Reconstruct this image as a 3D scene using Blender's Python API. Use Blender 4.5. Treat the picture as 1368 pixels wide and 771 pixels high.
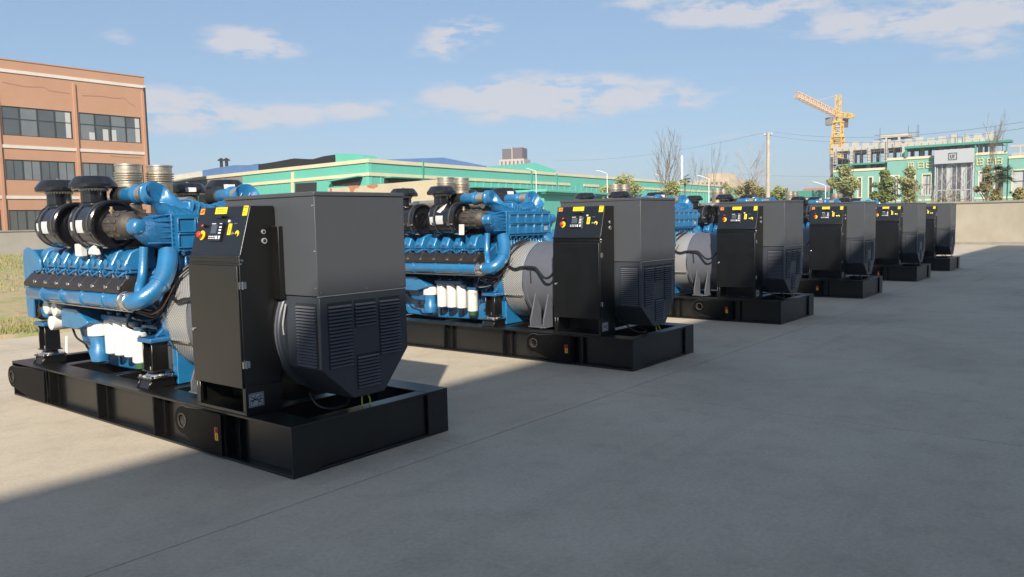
import bpy, bmesh, math, random
from mathutils import Vector, Matrix
R = math.radians
PI = math.pi
random.seed(7)
scene = bpy.context.scene
for o in list(bpy.data.objects):
    bpy.data.objects.remove(o)
C = scene.collection

# ------------------------------------------------------------------ camera
CAM = Vector((-4.138, -5.851, 2.2488))
YAW, PIT, ROL, FOC = 0.6765, -0.0851, -0.0217, 1064.16      # focal length in pixels of a 1368 px wide picture
fw = Vector((math.cos(YAW) * math.cos(PIT), math.sin(YAW) * math.cos(PIT), math.sin(PIT)))
r0 = Vector((math.sin(YAW), -math.cos(YAW), 0)); u0 = r0.cross(fw)
rt = r0 * math.cos(ROL) + u0 * math.sin(ROL)
up = -r0 * math.sin(ROL) + u0 * math.cos(ROL)
cd = bpy.data.cameras.new('camera'); cam = bpy.data.objects.new('camera', cd); C.objects.link(cam)
m = Matrix((rt, up, -fw)).transposed().to_4x4(); m.translation = CAM
cam.matrix_world = m
cd.sensor_width = 36; cd.lens = 36 * FOC / 1368; cd.clip_start = 0.05; cd.clip_end = 5000
scene.camera = cam


def at(px, py, X=None, Y=None, Z=None):
    """world point seen at a pixel of the photograph on a plane of known position"""
    d = fw + rt * ((px - 684) / FOC) - up * ((py - 385.5) / FOC)
    if X is not None: t = (X - CAM.x) / d.x
    elif Y is not None: t = (Y - CAM.y) / d.y
    else: t = (Z - CAM.z) / d.z
    return CAM + d * t


# ------------------------------------------------------------------ light
SUN_AZ, SUN_EL = R(38), R(31)
w = bpy.data.worlds.new('World'); scene.world = w; w.use_nodes = True
nt = w.node_tree; nt.nodes.clear(); L = nt.links
out = nt.nodes.new('ShaderNodeOutputWorld'); bg = nt.nodes.new('ShaderNodeBackground')
L.new(bg.outputs[0], out.inputs[0])
sky = nt.nodes.new('ShaderNodeTexSky'); sky.sky_type = 'NISHITA'; sky.sun_disc = False
sky.sun_elevation = SUN_EL
sky.sun_rotation = math.atan2(-math.cos(SUN_AZ), -math.sin(SUN_AZ))
sky.air_density = 1.0; sky.dust_density = 0.35; sky.ozone_density = 1.6; sky.altitude = 0
SKY_STRENGTH = 0.105


def wm(op, a, b=None, c=None):
    n = nt.nodes.new('ShaderNodeMath'); n.operation = op
    for i, v in enumerate((a, b, c)):
        if v is None: continue
        if isinstance(v, (int, float)): n.inputs[i].default_value = v
        else: L.new(v, n.inputs[i])
    return n.outputs[0]


tc = nt.nodes.new('ShaderNodeTexCoord'); sp = nt.nodes.new('ShaderNodeSeparateXYZ')
L.new(tc.outputs['Generated'], sp.inputs[0])
az = wm('ARCTAN2', sp.outputs[1], sp.outputs[0])
el = wm('ARCSINE', sp.outputs[2])
ns = nt.nodes.new('ShaderNodeTexNoise'); ns.inputs['Scale'].default_value = 16; ns.inputs['Detail'].default_value = 9
ns.inputs['Roughness'].default_value = .62
mp = nt.nodes.new('ShaderNodeMapping'); mp.inputs['Scale'].default_value = (1, 1, 3.2)
L.new(tc.outputs['Generated'], mp.inputs[0]); L.new(mp.outputs[0], ns.inputs['Vector'])
ns2 = nt.nodes.new('ShaderNodeTexNoise'); ns2.inputs['Scale'].default_value = 2.2; ns2.inputs['Detail'].default_value = 4
L.new(mp.outputs[0], ns2.inputs['Vector'])
# the clouds that stand over the yard: centre pixel, half size in pixels, strength
clouds = [(338, 60, 46, 15, 1.0), (318, 55, 26, 12, .8), (368, 64, 26, 10, .75), (618, 42, 34, 13, 1.0), (640, 38, 18, 11, .8), (584, 66, 29, 13, 1.0), (600, 50, 22, 12, .7), (157, 50, 21, 9, .75),
          (672, 124, 62, 15, 1.0), (640, 132, 70, 14, .9), (740, 130, 80, 22, 1.0), (700, 145, 80, 14, .8), (830, 127, 75, 15, .9), (900, 124, 60, 10, .7), (785, 108, 35, 6, .55), (930, 137, 28, 8, .75),
          (225, 140, 60, 22, 1.05), (260, 155, 80, 16, .9), (330, 158, 50, 10, .7), (450, 147, 60, 10, .85), (400, 152, 50, 8, .7), (495, 148, 28, 8, .6),
          (975, 12, 75, 15, 1.0), (925, 18, 36, 10, .8), (1040, 8, 60, 14, .8), (1230, 22, 95, 18, .8), (1330, 18, 70, 24, .82), (1170, 36, 60, 12, .7), (1320, 66, 44, 10, .8), (850, 2, 40, 8, .75), (1110, 36, 45, 10, .5),
          (728, 192, 24, 7, .6), (260, 212, 60, 5, .5), (890, 188, 70, 6, .45), (1000, 180, 60, 6, .4), (800, 208, 90, 5, .4)]
tot = None
for px, py, hw, hh, s in clouds:
    d = (at(px, py, X=1000) - CAM).normalized()
    a0, e0 = math.atan2(d.y, d.x), math.asin(d.z)
    q1 = wm('MULTIPLY', wm('SUBTRACT', az, a0), FOC / hw / 1.12); q2 = wm('MULTIPLY', wm('SUBTRACT', el, e0), FOC / hh / 1.18)
    rr = wm('ADD', wm('MULTIPLY', q1, q1), wm('MULTIPLY', q2, q2))
    g = wm('MULTIPLY', wm('EXPONENT', wm('MULTIPLY', rr, -.75)), s)
    tot = g if tot is None else wm('ADD', tot, g)
# elsewhere scattered fair-weather clouds go on; those overhead are added as fill
wide = wm('MULTIPLY', wm('MAXIMUM', wm('SUBTRACT', ns2.outputs[0], .46), 0), 6.0)
side = wm('MULTIPLY_ADD', wm('ABSOLUTE', wm('SUBTRACT', az, YAW)), 3.0, -2.1)   # the open sky left and right of the view
side = wm('MAXIMUM', wm('MINIMUM', side, 1), 0)
tot = wm('ADD', tot, wm('MULTIPLY', wide, side))
over = wm('MAXIMUM', wm('MINIMUM', wm('MULTIPLY_ADD', el, 5.0, -2.6), 1), 0)  # unseen overhead clouds, added to lift and warm the shaded ground
tot = wm('ADD', tot, wm('MULTIPLY', wm('MULTIPLY', wide, over), .45))
nz = wm('MULTIPLY_ADD', ns.outputs[0], 3.6, -1.20)
mask = wm('MULTIPLY_ADD', wm('MULTIPLY', tot, nz), 1.5, -.38)
mask = wm('MULTIPLY', wm('MINIMUM', wm('MAXIMUM', mask, 0), 1), .70)
mix = nt.nodes.new('ShaderNodeMixRGB')
L.new(mask, mix.inputs[0])
mix.inputs[2].default_value = (3.75, 3.55, 3.62, 1)
gm = nt.nodes.new('ShaderNodeGamma'); gm.inputs[1].default_value = .5
L.new(sky.outputs[0], gm.inputs[0])
tn = nt.nodes.new('ShaderNodeMixRGB'); tn.blend_type = 'MULTIPLY'; tn.inputs[0].default_value = 1; tn.inputs[2].default_value = (.955, 1.175, 1.44, 1)
L.new(gm.outputs[0], tn.inputs[1]); L.new(tn.outputs[0], mix.inputs[1])
L.new(mix.outputs[0], bg.inputs[0]); bg.inputs[1].default_value = SKY_STRENGTH

sl = bpy.data.lights.new('sun', 'SUN'); sl.energy = 3.85; sl.angle = R(.8); sl.color = (1, .91, .77)
so = bpy.data.objects.new('sun', sl); C.objects.link(so); so.location = (-30, -30, 40)
SD = Vector((math.cos(SUN_EL) * math.cos(SUN_AZ), math.cos(SUN_EL) * math.sin(SUN_AZ), -math.sin(SUN_EL)))
so.rotation_euler = SD.to_track_quat('-Z', 'Y').to_euler()
scene.view_settings.view_transform = 'Standard'; scene.view_settings.look = 'None'
scene.view_settings.exposure = 0.95; scene.view_settings.gamma = 1.0
scene.render.engine = 'CYCLES'
scene.cycles.max_bounces = 6; scene.cycles.transparent_max_bounces = 6


# ------------------------------------------------------------------ materials
def mat(name, col, rough=.5, metal=0, coat=0, noise=None, bump=None, col2=None, spec=None, wear=None, coord='Object'):
    """noise=(scale, amount, detail) varies colour towards col2; bump=(scale, strength)"""
    M = bpy.data.materials.new(name); M.use_nodes = True
    n = M.node_tree; b = n.nodes['Principled BSDF']; l = n.links
    b.inputs['Base Color'].default_value = (*col, 1); b.inputs['Roughness'].default_value = rough
    b.inputs['Metallic'].default_value = metal; b.inputs['Coat Weight'].default_value = coat
    b.inputs['Coat Roughness'].default_value = .08
    if spec is not None: b.inputs['Specular IOR Level'].default_value = spec
    t = n.nodes.new('ShaderNodeTexCoord')
    if noise:
        x = n.nodes.new('ShaderNodeTexNoise'); x.inputs['Scale'].default_value = noise[0]; x.inputs['Detail'].default_value = noise[2] if len(noise) > 2 else 6
        x.inputs['Roughness'].default_value = .65
        l.new(t.outputs[coord], x.inputs['Vector'])
        cr = n.nodes.new('ShaderNodeValToRGB'); cr.color_ramp.elements[0].position = .5 - noise[1] / 2; cr.color_ramp.elements[1].position = .5 + noise[1] / 2
        c2 = col2 or tuple(c * .6 for c in col)
        cr.color_ramp.elements[0].color = (*c2, 1); cr.color_ramp.elements[1].color = (*col, 1)
        l.new(x.outputs[0], cr.inputs[0]); l.new(cr.outputs[0], b.inputs['Base Color'])
        mr = n.nodes.new('ShaderNodeMapRange'); mr.inputs[3].default_value = min(1, rough * 1.35); mr.inputs[4].default_value = rough * .85
        l.new(x.outputs[0], mr.inputs[0]); l.new(mr.outputs[0], b.inputs['Roughness'])
    if bump:
        x = n.nodes.new('ShaderNodeTexNoise'); x.inputs['Scale'].default_value = bump[0]; x.inputs['Detail'].default_value = 4
        l.new(t.outputs[coord], x.inputs['Vector'])
        bp = n.nodes.new('ShaderNodeBump'); bp.inputs['Strength'].default_value = bump[1]; bp.inputs['Distance'].default_value = .02
        l.new(x.outputs[0], bp.inputs['Height']); l.new(bp.outputs[0], b.inputs['Normal'])
    return M


M = {}
M['blue'] = mat('engine_blue_paint', (.013, .172, .378), .33, coat=.7, noise=(7, .5), col2=(.008, .112, .275), bump=(60, .16), spec=.95)
M['cast_blue'] = mat('cast_blue_paint', (.014, .150, .36), .34, coat=.6, noise=(25, .5), col2=(.005, .06, .16), bump=(90, .5))
M['frame'] = mat('black_frame_paint', (.0045, .0045, .0045), .30, noise=(5, .5), col2=(.007, .0065, .006), bump=(160, .05), spec=.72)
M['panel'] = mat('black_cabinet_paint', (.0035, .0035, .0035), .30, noise=(3, .5), col2=(.005, .005, .0048), bump=(300, .05), spec=.85)
M['plastic'] = mat('black_plastic', (.008, .008, .010), .17, noise=(6, .5), col2=(.010, .010, .012), spec=.8)
M['rubber'] = mat('black_rubber', (.012, .012, .012), .6)
M['rail'] = mat('dark_cover_paint', (.014, .013, .013), .36, noise=(14, .5), col2=(.030, .021, .017), bump=(80, .2))
M['cast'] = mat('dark_cast_iron', (.12, .105, .09), .48, metal=.5, noise=(20, .5), col2=(.075, .062, .052), bump=(90, .4))
M['grey'] = mat('alternator_grey_paint', (.068, .073, .082), .40, noise=(4, .5), col2=(.062, .067, .076), bump=(260, .1))
M['grey_dark'] = mat('louvre_grey_paint', (.045, .052, .066), .38, noise=(4, .5), col2=(.04, .047, .06), bump=(200, .08), spec=.8)
M['slat'] = mat('louvre_slat_sky_sheen', (.12, .13, .155), .35, spec=1.0)  # lighter bluish base colour stands in for sky reflected on the slats
M['grey_light'] = mat('alternator_body_paint', (.105, .112, .135), .42, noise=(5, .5), col2=(.09, .097, .118), bump=(200, .08))
M['steel'] = mat('stainless_steel', (.70, .65, .56), .36, metal=.85, noise=(9, .5), col2=(.58, .52, .43), bump=(60, .1))
M['bronze'] = mat('heat_tinted_steel', (.62, .47, .28), .4, metal=.8, noise=(9, .5), col2=(.50, .37, .22))
M['chrome'] = mat('zinc_plated_steel', (.7, .7, .69), .25, metal=1)
M['white'] = mat('white_filter_paint', (.68, .68, .66), .4, noise=(12, .5), col2=(.52, .52, .50))
M['matblack'] = mat('matt_black_paint', (.004, .004, .004), .5, bump=(120, .1), spec=.12)
M['paper'] = mat('white_paper_label', (.7, .71, .72), .6, noise=(60, .4), col2=(.38, .40, .43))
M['yellow'] = mat('yellow_label', (.85, .62, .015), .5)
M['orange'] = mat('orange_label', (.80, .27, .03), .5)
M['red'] = mat('red_button', (.62, .03, .02), .35)
M['ink'] = mat('printed_ink', (.02, .02, .02), .6)
M['screen'] = mat('display_glass', (.07, .085, .10), .15)
M['offwhite'] = mat('offwhite_key', (.75, .75, .75), .5)
M['tag'] = mat('aluminium_plate', (.45, .45, .46), .45, metal=.3)
M['green_cup'] = mat('green_cup', (.03, .10, .035), .4)
M['lead'] = mat('brown_wire', (.07, .03, .02), .5)
M['crack'] = mat('crack_repair', (.27, .15, .10), .9)
M['glass2'] = mat('window_glass_pale', (.11, .13, .14), .12, noise=(.7, .5), col2=(.16, .18, .19), spec=.8)
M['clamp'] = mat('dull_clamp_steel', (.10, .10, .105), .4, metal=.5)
M['earth'] = mat('yellow_green_wire', (.35, .38, .04), .5)
M['hose'] = mat('black_hose', (.014, .014, .015), .45)


def perforated():
    m_ = mat('perforated_steel', (.55, .55, .54), .4, metal=.4)
    n = m_.node_tree; l = n.links; b = n.nodes['Principled BSDF']
    t = n.nodes.new('ShaderNodeUVMap')
    v = n.nodes.new('ShaderNodeTexVoronoi'); v.inputs['Randomness'].default_value = 0; v.inputs['Scale'].default_value = 1
    l.new(t.outputs[0], v.inputs['Vector'])
    r = n.nodes.new('ShaderNodeValToRGB'); r.color_ramp.elements[0].position = .30; r.color_ramp.elements[1].position = .38
    r.color_ramp.elements[0].color = (.02, .02, .022, 1); r.color_ramp.elements[1].color = (.58, .58, .57, 1)
    l.new(v.outputs[0], r.inputs[0]); l.new(r.outputs[0], b.inputs['Base Color'])
    return m_


M['perf'] = perforated()


def ground_mat(name, cols, scale, rough=.9, bump=.25, stain=None):
    m_ = bpy.data.materials.new(name); m_.use_nodes = True
    n = m_.node_tree; l = n.links; b = n.nodes['Principled BSDF']; b.inputs['Roughness'].default_value = rough
    g = n.nodes.new('ShaderNodeNewGeometry')
    def no(s, d, ro=.6, vec=None):
        x = n.nodes.new('ShaderNodeTexNoise'); x.inputs['Scale'].default_value = s; x.inputs['Detail'].default_value = d; x.inputs['Roughness'].default_value = ro
        l.new(vec or g.outputs['Position'], x.inputs['Vector']); return x.outputs[0]
    big = no(scale[0], 7, .62); fine = no(scale[1], 5, .7)
    cr = n.nodes.new('ShaderNodeValToRGB'); e = cr.color_ramp.elements
    e[0].position = .3; e[0].color = (*cols[0], 1); e[1].position = .7; e[1].color = (*cols[-1], 1)
    for i, c in enumerate(cols[1:-1]):
        k = e.new(.3 + .4 * (i + 1) / (len(cols) - 1)); k.color = (*c, 1)
    l.new(big, cr.inputs[0])
    mx = n.nodes.new('ShaderNodeMixRGB'); mx.blend_type = 'MULTIPLY'; mx.inputs[0].default_value = 1
    mr = n.nodes.new('ShaderNodeMapRange'); mr.inputs[1].default_value = .25; mr.inputs[2].default_value = .75; mr.inputs[3].default_value = .82; mr.inputs[4].default_value = 1.13
    l.new(fine, mr.inputs[0]); l.new(cr.outputs[0], mx.inputs[1]); l.new(mr.outputs[0], mx.inputs[2])
    last = mx.outputs[0]
    if stain:
        mpn = n.nodes.new('ShaderNodeMapping'); mpn.inputs['Scale'].default_value = stain[2]; l.new(g.outputs['Position'], mpn.inputs[0])
        s_ = no(1, 6, .68, mpn.outputs[0])
        rr = n.nodes.new('ShaderNodeMapRange'); rr.inputs[1].default_value = stain[0]; rr.inputs[2].default_value = stain[0] + .16; rr.inputs[3].default_value = 0; rr.inputs[4].default_value = stain[1]
        l.new(s_, rr.inputs[0])
        m2 = n.nodes.new('ShaderNodeMixRGB'); l.new(rr.outputs[0], m2.inputs[0]); l.new(last, m2.inputs[1]); m2.inputs[2].default_value = (*[c * .55 for c in cols[0]], 1)
        last = m2.outputs[0]
    if name == 'yard_concrete':
        def darken(sock, a, b_, amt, last_):
            r2 = n.nodes.new('ShaderNodeMapRange'); r2.inputs[1].default_value = a; r2.inputs[2].default_value = b_; r2.inputs[3].default_value = 0; r2.inputs[4].default_value = amt
            l.new(sock, r2.inputs[0])
            m3 = n.nodes.new('ShaderNodeMixRGB'); l.new(r2.outputs[0], m3.inputs[0]); l.new(last_, m3.inputs[1]); m3.inputs[2].default_value = (.12, .105, .085, 1)
            return m3.outputs[0]
        last = darken(no(2.3, 8, .72), .50, .80, .32, last)          # cloudy blotches
        last = darken(no(55, 2, .5), .69, .73, .45, last)             # grit
        last = darken(no(9, 3, .6), .72, .76, .40, last)              # small drips
        mpw = n.nodes.new('ShaderNodeMapping'); mpw.inputs['Scale'].default_value = (.06, 1.5, 1); mpw.inputs['Rotation'].default_value = (0, 0, .12); l.new(g.outputs['Position'], mpw.inputs[0])
        last = darken(no(1.2, 4, .55, mpw.outputs[0]), .56, .70, .13, last)   # faint wheel tracks along the row
        vc = n.nodes.new('ShaderNodeTexVoronoi'); vc.feature = 'DISTANCE_TO_EDGE'; vc.inputs['Scale'].default_value = .16
        wv = n.nodes.new('ShaderNodeTexNoise'); wv.inputs['Scale'].default_value = 1.3; wv.inputs['Detail'].default_value = 6; l.new(g.outputs['Position'], wv.inputs['Vector'])
        ad = n.nodes.new('ShaderNodeMixRGB'); ad.blend_type = 'ADD'; ad.inputs[0].default_value = .9; l.new(g.outputs['Position'], ad.inputs[1]); l.new(wv.outputs[1], ad.inputs[2]); l.new(ad.outputs[0], vc.inputs['Vector'])
        inv = n.nodes.new('ShaderNodeMath'); inv.operation = 'SUBTRACT'; inv.inputs[0].default_value = .01; l.new(vc.outputs[0], inv.inputs[1])
        kk = n.nodes.new('ShaderNodeMath'); kk.operation = 'MULTIPLY'; l.new(inv.outputs[0], kk.inputs[0]); kk.inputs[1].default_value = 100
        gate = n.nodes.new('ShaderNodeMath'); gate.operation = 'MULTIPLY'; l.new(kk.outputs[0], gate.inputs[0])
        gt = n.nodes.new('ShaderNodeMath'); gt.operation = 'GREATER_THAN'; gt.inputs[1].default_value = .55; l.new(no(.25, 3), gt.inputs[0]); l.new(gt.outputs[0], gate.inputs[1])
        last = darken(gate.outputs[0], .92, 1.0, .10, last)
        lift = n.nodes.new('ShaderNodeMixRGB'); lift.blend_type = 'MULTIPLY'; lift.inputs[0].default_value = 1; lift.inputs[2].default_value = (1.10, 1.10, 1.07, 1); l.new(last, lift.inputs[1]); last = lift.outputs[0]
    l.new(last, b.inputs['Base Color'])
    bp = n.nodes.new('ShaderNodeBump'); bp.inputs['Strength'].default_value = bump; bp.inputs['Distance'].default_value = .02
    l.new(fine, bp.inputs['Height']); l.new(bp.outputs[0], b.inputs['Normal'])
    return m_


M['concrete'] = ground_mat('yard_concrete', [(.375, .32, .252), (.465, .40, .315), (.515, .443, .352)], (.35, 26), .82, .2, stain=(.56, .14, (.5, .3, 1)))
M['joint'] = mat('joint_filler', (.06, .055, .05), .9)
M['soil'] = ground_mat('dry_verge_soil', [(.30, .21, .12), (.42, .32, .19), (.26, .28, .10), (.44, .35, .22)], (.9, 14), .95, .6)
M['ground'] = ground_mat('outer_ground', [(.16, .15, .11), (.22, .2, .15)], (.08, 3), .95, .3)
M['grass'] = mat('verge_grass', (.16, .19, .05), .8, noise=(1.2, .4), col2=(.40, .33, .15), coord='Object')
M['terracotta'] = mat('terracotta_render', (.435, .245, .158), .85, noise=(.5, .6, 8), col2=(.38, .205, .13), bump=(6, .2))
M['whiteband'] = mat('white_band_paint', (.62, .58, .54), .8, noise=(1, .5), col2=(.5, .46, .42))
M['dark_frame'] = mat('dark_window_frame', (.03, .032, .035), .5)
M['glass'] = mat('window_glass', (.05, .062, .070), .08, noise=(.5, .5), col2=(.085, .098, .105), spec=.8)
M['curtain'] = mat('pale_blind', (.42, .43, .43), .8)
M['mint'] = mat('mint_green_cladding', (.12, .47, .375), .7, noise=(.4, .6, 7), col2=(.10, .40, .32))
M['mint_pale'] = mat('hazed_mint_cladding', (.18, .43, .365), .8, noise=(.4, .6, 7), col2=(.17, .34, .29))  # paler mint carries distance haze in its colour
M['mint_dark'] = mat('green_steel', (.05, .26, .19), .6)
M['cream'] = mat('cream_band_paint', (.66, .60, .40), .8, noise=(.7, .5), col2=(.55, .50, .35))
M['greyclad'] = mat('grey_render', (.23, .22, .21), .85, noise=(.6, .5), col2=(.18, .17, .165))
M['blueroof'] = mat('blue_roof_sheet', (.11, .22, .44), .6, noise=(.6, .5), col2=(.08, .16, .34))
M['blackroof'] = mat('black_roof_sheet', (.018, .018, .02), .6, noise=(1, .5))
M['dark'] = mat('dark_interior', (.02, .022, .022), .8)
M['plaster'] = mat('old_plaster', (.56, .49, .36), .9, noise=(.9, .5, 9), col2=(.45, .39, .28), bump=(8, .3))
M['peel'] = mat('peeled_brick', (.50, .20, .12), .9, noise=(5, .6), col2=(.36, .14, .09))
M['oldwall'] = mat('grey_plaster_wall', (.33, .31, .28), .9, noise=(.8, .5, 9), col2=(.26, .245, .22), bump=(8, .2))
M['beigewall'] = mat('beige_rendered_wall', (.385, .35, .285), .9, noise=(.9, .6, 10), col2=(.29, .26, .20), bump=(8, .2))
M['coping'] = mat('wall_coping', (.30, .28, .25), .9, noise=(1, .5))
M['rawconc'] = mat('raw_concrete', (.50, .47, .43), .9, noise=(.5, .5), col2=(.38, .36, .33))
M['whiteclad'] = mat('white_cladding', (.40, .42, .45), .5)
M['craneyellow'] = mat('crane_yellow_paint', (.68, .42, .06), .5)
M['cranepink'] = mat('crane_faded_orange_paint', (.68, .43, .22), .5)
M['lamp'] = mat('white_lamp_paint', (.75, .76, .76), .4)
M['pole'] = mat('concrete_pole', (.52, .47, .38), .85, noise=(2, .5))
M['wire'] = mat('overhead_wire', (.12, .12, .13), .6)
M['bark'] = mat('bark', (.20, .165, .13), .9, noise=(6, .5))
M['barkpale'] = mat('pale_bark', (.32, .28, .26), .9)
M['leaf1'] = mat('olive_leaf', (.36, .34, .12), .7, noise=(.9, .3), col2=(.15, .18, .05))
M['leaf2'] = mat('dark_leaf', (.24, .28, .08), .7, noise=(.9, .3), col2=(.08, .12, .03))
M['leaf3'] = mat('autumn_leaf', (.32, .26, .10), .7, noise=(.9, .3), col2=(.20, .19, .06))
M['palm'] = mat('palm_leaf', (.06, .10, .03), .6, noise=(3, .4), col2=(.03, .055, .02))
M['towerbrick'] = mat('distant_tower_render', (.42, .38, .35), .9)
M['towerdark'] = mat('distant_tower_dark', (.12, .10, .11), .8)
M['sandblock'] = mat('distant_sand_render', (.52, .42, .30), .9)
M['hall'] = mat('hall_panel', (.60, .63, .72), .8, noise=(.3, .5), col2=(.54, .57, .66))
M['sign_yellow'] = mat('yellow_sign_letter', (.60, .56, .30), .6)


# ------------------------------------------------------------------ mesh helpers
class MB:
    def __init__(s):
        s.v = []; s.f = []; s.mi = []; s.mats = []; s.cur = 0; s.uv = None
    def use(s, m_):
        if m_ not in s.mats: s.mats.append(m_)
        s.cur = s.mats.index(m_); return s
    def add(s, vs, fs):
        k = len(s.v); s.v += [tuple(p) for p in vs]
        for f in fs: s.f.append([i + k for i in f]); s.mi.append(s.cur)
        return s
    def box(s, x0, x1, y0, y1, z0, z1):
        return s.add([(x0, y0, z0), (x1, y0, z0), (x1, y1, z0), (x0, y1, z0), (x0, y0, z1), (x1, y0, z1), (x1, y1, z1), (x0, y1, z1)],
                     [(0, 3, 2, 1), (4, 5, 6, 7), (0, 1, 5, 4), (1, 2, 6, 5), (2, 3, 7, 6), (3, 0, 4, 7)])
    def prism(s, pts, axis, a, b):
        """polygon extruded along an axis. axis 'y': pts are (x,z); 'x': (y,z); 'z': (x,y)"""
        n = len(pts)
        def mk(p, t): return {'y': (p[0], t, p[1]), 'x': (t, p[0], p[1]), 'z': (p[0], p[1], t)}[axis]
        area = sum(pts[i][0] * pts[(i + 1) % n][1] - pts[(i + 1) % n][0] * pts[i][1] for i in range(n))
        if (area > 0) == (axis == 'y'): pts = pts[::-1]
        vs = [mk(p, a) for p in pts] + [mk(p, b) for p in pts]
        fs = [tuple(range(n))[::-1], tuple(range(n, 2 * n))] + [(i, (i + 1) % n, n + (i + 1) % n, n + i) for i in range(n)]
        return s.add(vs, fs)
    def lathe(s, prof, c, axis='z', n=24, cap=True):
        """prof: (r, t) along the axis, from c"""
        vs = []; ax = {'x': 0, 'y': 1, 'z': 2}[axis]
        for r, t in prof:
            for i in range(n):
                a = 2 * PI * i / n; p = [0, 0, 0]
                p[ax] = t; p[(ax + 1) % 3] = r * math.cos(a); p[(ax + 2) % 3] = r * math.sin(a)
                vs.append((p[0] + c[0], p[1] + c[1], p[2] + c[2]))
        fs = []
        for j in range(len(prof) - 1):
            for i in range(n):
                k = (i + 1) % n
                fs.append((j * n + i, j * n + k, (j + 1) * n + k, (j + 1) * n + i))
        if cap:
            fs.append(tuple(range(n))[::-1]); fs.append(tuple((len(prof) - 1) * n + i for i in range(n)))
        return s.add(vs, fs)
    def cyl(s, c, r, a, b, axis='z', n=16):
        return s.lathe([(r, a), (r, b)], c, axis, n)
    def tube(s, path, r, n=8, smooth=True, cap=True):
        P = [Vector(p) for p in path]
        if smooth and len(P) > 2:
            Q = []
            for i in range(len(P) - 1):
                p0 = P[max(i - 1, 0)]; p1 = P[i]; p2 = P[i + 1]; p3 = P[min(i + 2, len(P) - 1)]
                for k in range(5):
                    t = k / 5
                    Q.append(.5 * ((2 * p1) + (p2 - p0) * t + (2 * p0 - 5 * p1 + 4 * p2 - p3) * t * t + (3 * p1 - p0 - 3 * p2 + p3) * t ** 3))
            Q.append(P[-1]); 
            if isinstance(r, (list, tuple)):
                r = [r[min(i // 5, len(P) - 1)] * (1 - (i % 5) / 5) + r[min(i // 5 + 1, len(P) - 1)] * ((i % 5) / 5) for i in range(len(Q))]
            P = Q
        if not isinstance(r, (list, tuple)): r = [r] * len(P)
        vs = []; ref = Vector((0, 0, 1)); prev = None
        for i, p in enumerate(P):
            d = (P[min(i + 1, len(P) - 1)] - P[max(i - 1, 0)]).normalized()
            if prev is None:
                a = d.orthogonal().normalized()
            else:
                a = (prev - d * prev.dot(d))
                a = a.normalized() if a.length > 1e-5 else d.orthogonal().normalized()
            prev = a; b = d.cross(a)
            for k in range(n):
                t = 2 * PI * k / n; vs.append(p + a * (r[i] * math.cos(t)) + b * (r[i] * math.sin(t)))
        fs = []
        for j in range(len(P) - 1):
            for i in range(n):
                k = (i + 1) % n; fs.append((j * n + i, j * n + k, (j + 1) * n + k, (j + 1) * n + i))
        if cap: fs.append(tuple(range(n))[::-1]); fs.append(tuple((len(P) - 1) * n + i for i in range(n)))
        return s.add(vs, fs)
    def loft(s, secs, n=20, e=2.0):
        """secs: (centre, U, V, ru, rv) superellipses"""
        vs = []
        for c, U, V, ru, rv in secs:
            U = Vector(U).normalized(); V = Vector(V).normalized()
            for k in range(n):
                t = 2 * PI * k / n; cu, cv = math.cos(t), math.sin(t)
                vs.append(Vector(c) + U * (ru * math.copysign(abs(cu) ** (2 / e), cu)) + V * (rv * math.copysign(abs(cv) ** (2 / e), cv)))
        fs = []
        for j in range(len(secs) - 1):
            for i in range(n):
                k = (i + 1) % n; fs.append((j * n + i, j * n + k, (j + 1) * n + k, (j + 1) * n + i))
        fs.append(tuple(range(n))[::-1]); fs.append(tuple((len(secs) - 1) * n + i for i in range(n)))
        return s.add(vs, fs)
    def mesh(s, name, m_=None, smooth=40, fix=True):
        me = bpy.data.meshes.new(name); me.from_pydata(s.v, [], s.f)
        mats = s.mats if s.mats else [m_]
        for x in mats: me.materials.append(M[x] if isinstance(x, str) else x)
        if len(mats) > 1: me.polygons.foreach_set('material_index', s.mi)
        if fix:
            bm = bmesh.new(); bm.from_mesh(me); bmesh.ops.recalc_face_normals(bm, faces=bm.faces); bm.to_mesh(me); bm.free()
        if smooth:
            me.polygons.foreach_set('use_smooth', [True] * len(me.polygons)); me.set_sharp_from_angle(angle=R(smooth))
        me.update(); return me


def plate(mb, outer, hole, x0, x1):
    """plate in the y-z plane with a hole, from x0 to x1"""
    bm = bmesh.new(); es = []
    for loop in (outer, hole):
        vs = [bm.verts.new((x0, a, b)) for a, b in loop]
        es += [bm.edges.new((vs[i], vs[(i + 1) % len(vs)])) for i in range(len(vs))]
    bmesh.ops.triangle_fill(bm, edges=es, use_beauty=True)
    g = bmesh.ops.extrude_face_region(bm, geom=list(bm.faces))
    bmesh.ops.translate(bm, vec=(x1 - x0, 0, 0), verts=[v for v in g['geom'] if isinstance(v, bmesh.types.BMVert)])
    bm.verts.ensure_lookup_table()
    for i, v in enumerate(bm.verts): v.index = i
    mb.add([v.co[:] for v in bm.verts], [[v.index for v in f.verts] for f in bm.faces]); bm.free()


def obj(name, mb, m_=None, parent=None, bevel=0, seg=2, smooth=40, **k):
    me = mb if isinstance(mb, bpy.types.Mesh) else mb.mesh(name, m_, smooth)
    o = bpy.data.objects.new(name, me); C.objects.link(o)
    if parent: o.parent = parent
    if bevel:
        b = o.modifiers.new('bevel', 'BEVEL'); b.width = bevel; b.segments = seg; b.limit_method = 'ANGLE'; b.angle_limit = R(38)
    for a, v in k.items(): o[a] = v
    return o


def thing(name, label, cat, loc=(0, 0, 0), group=None, rz=0):
    o = bpy.data.objects.new(name, None); C.objects.link(o); o.location = loc; o.rotation_euler.z = rz
    o.empty_display_size = .3
    o['label'] = label; o['category'] = cat
    if group: o['group'] = group
    return o


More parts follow.
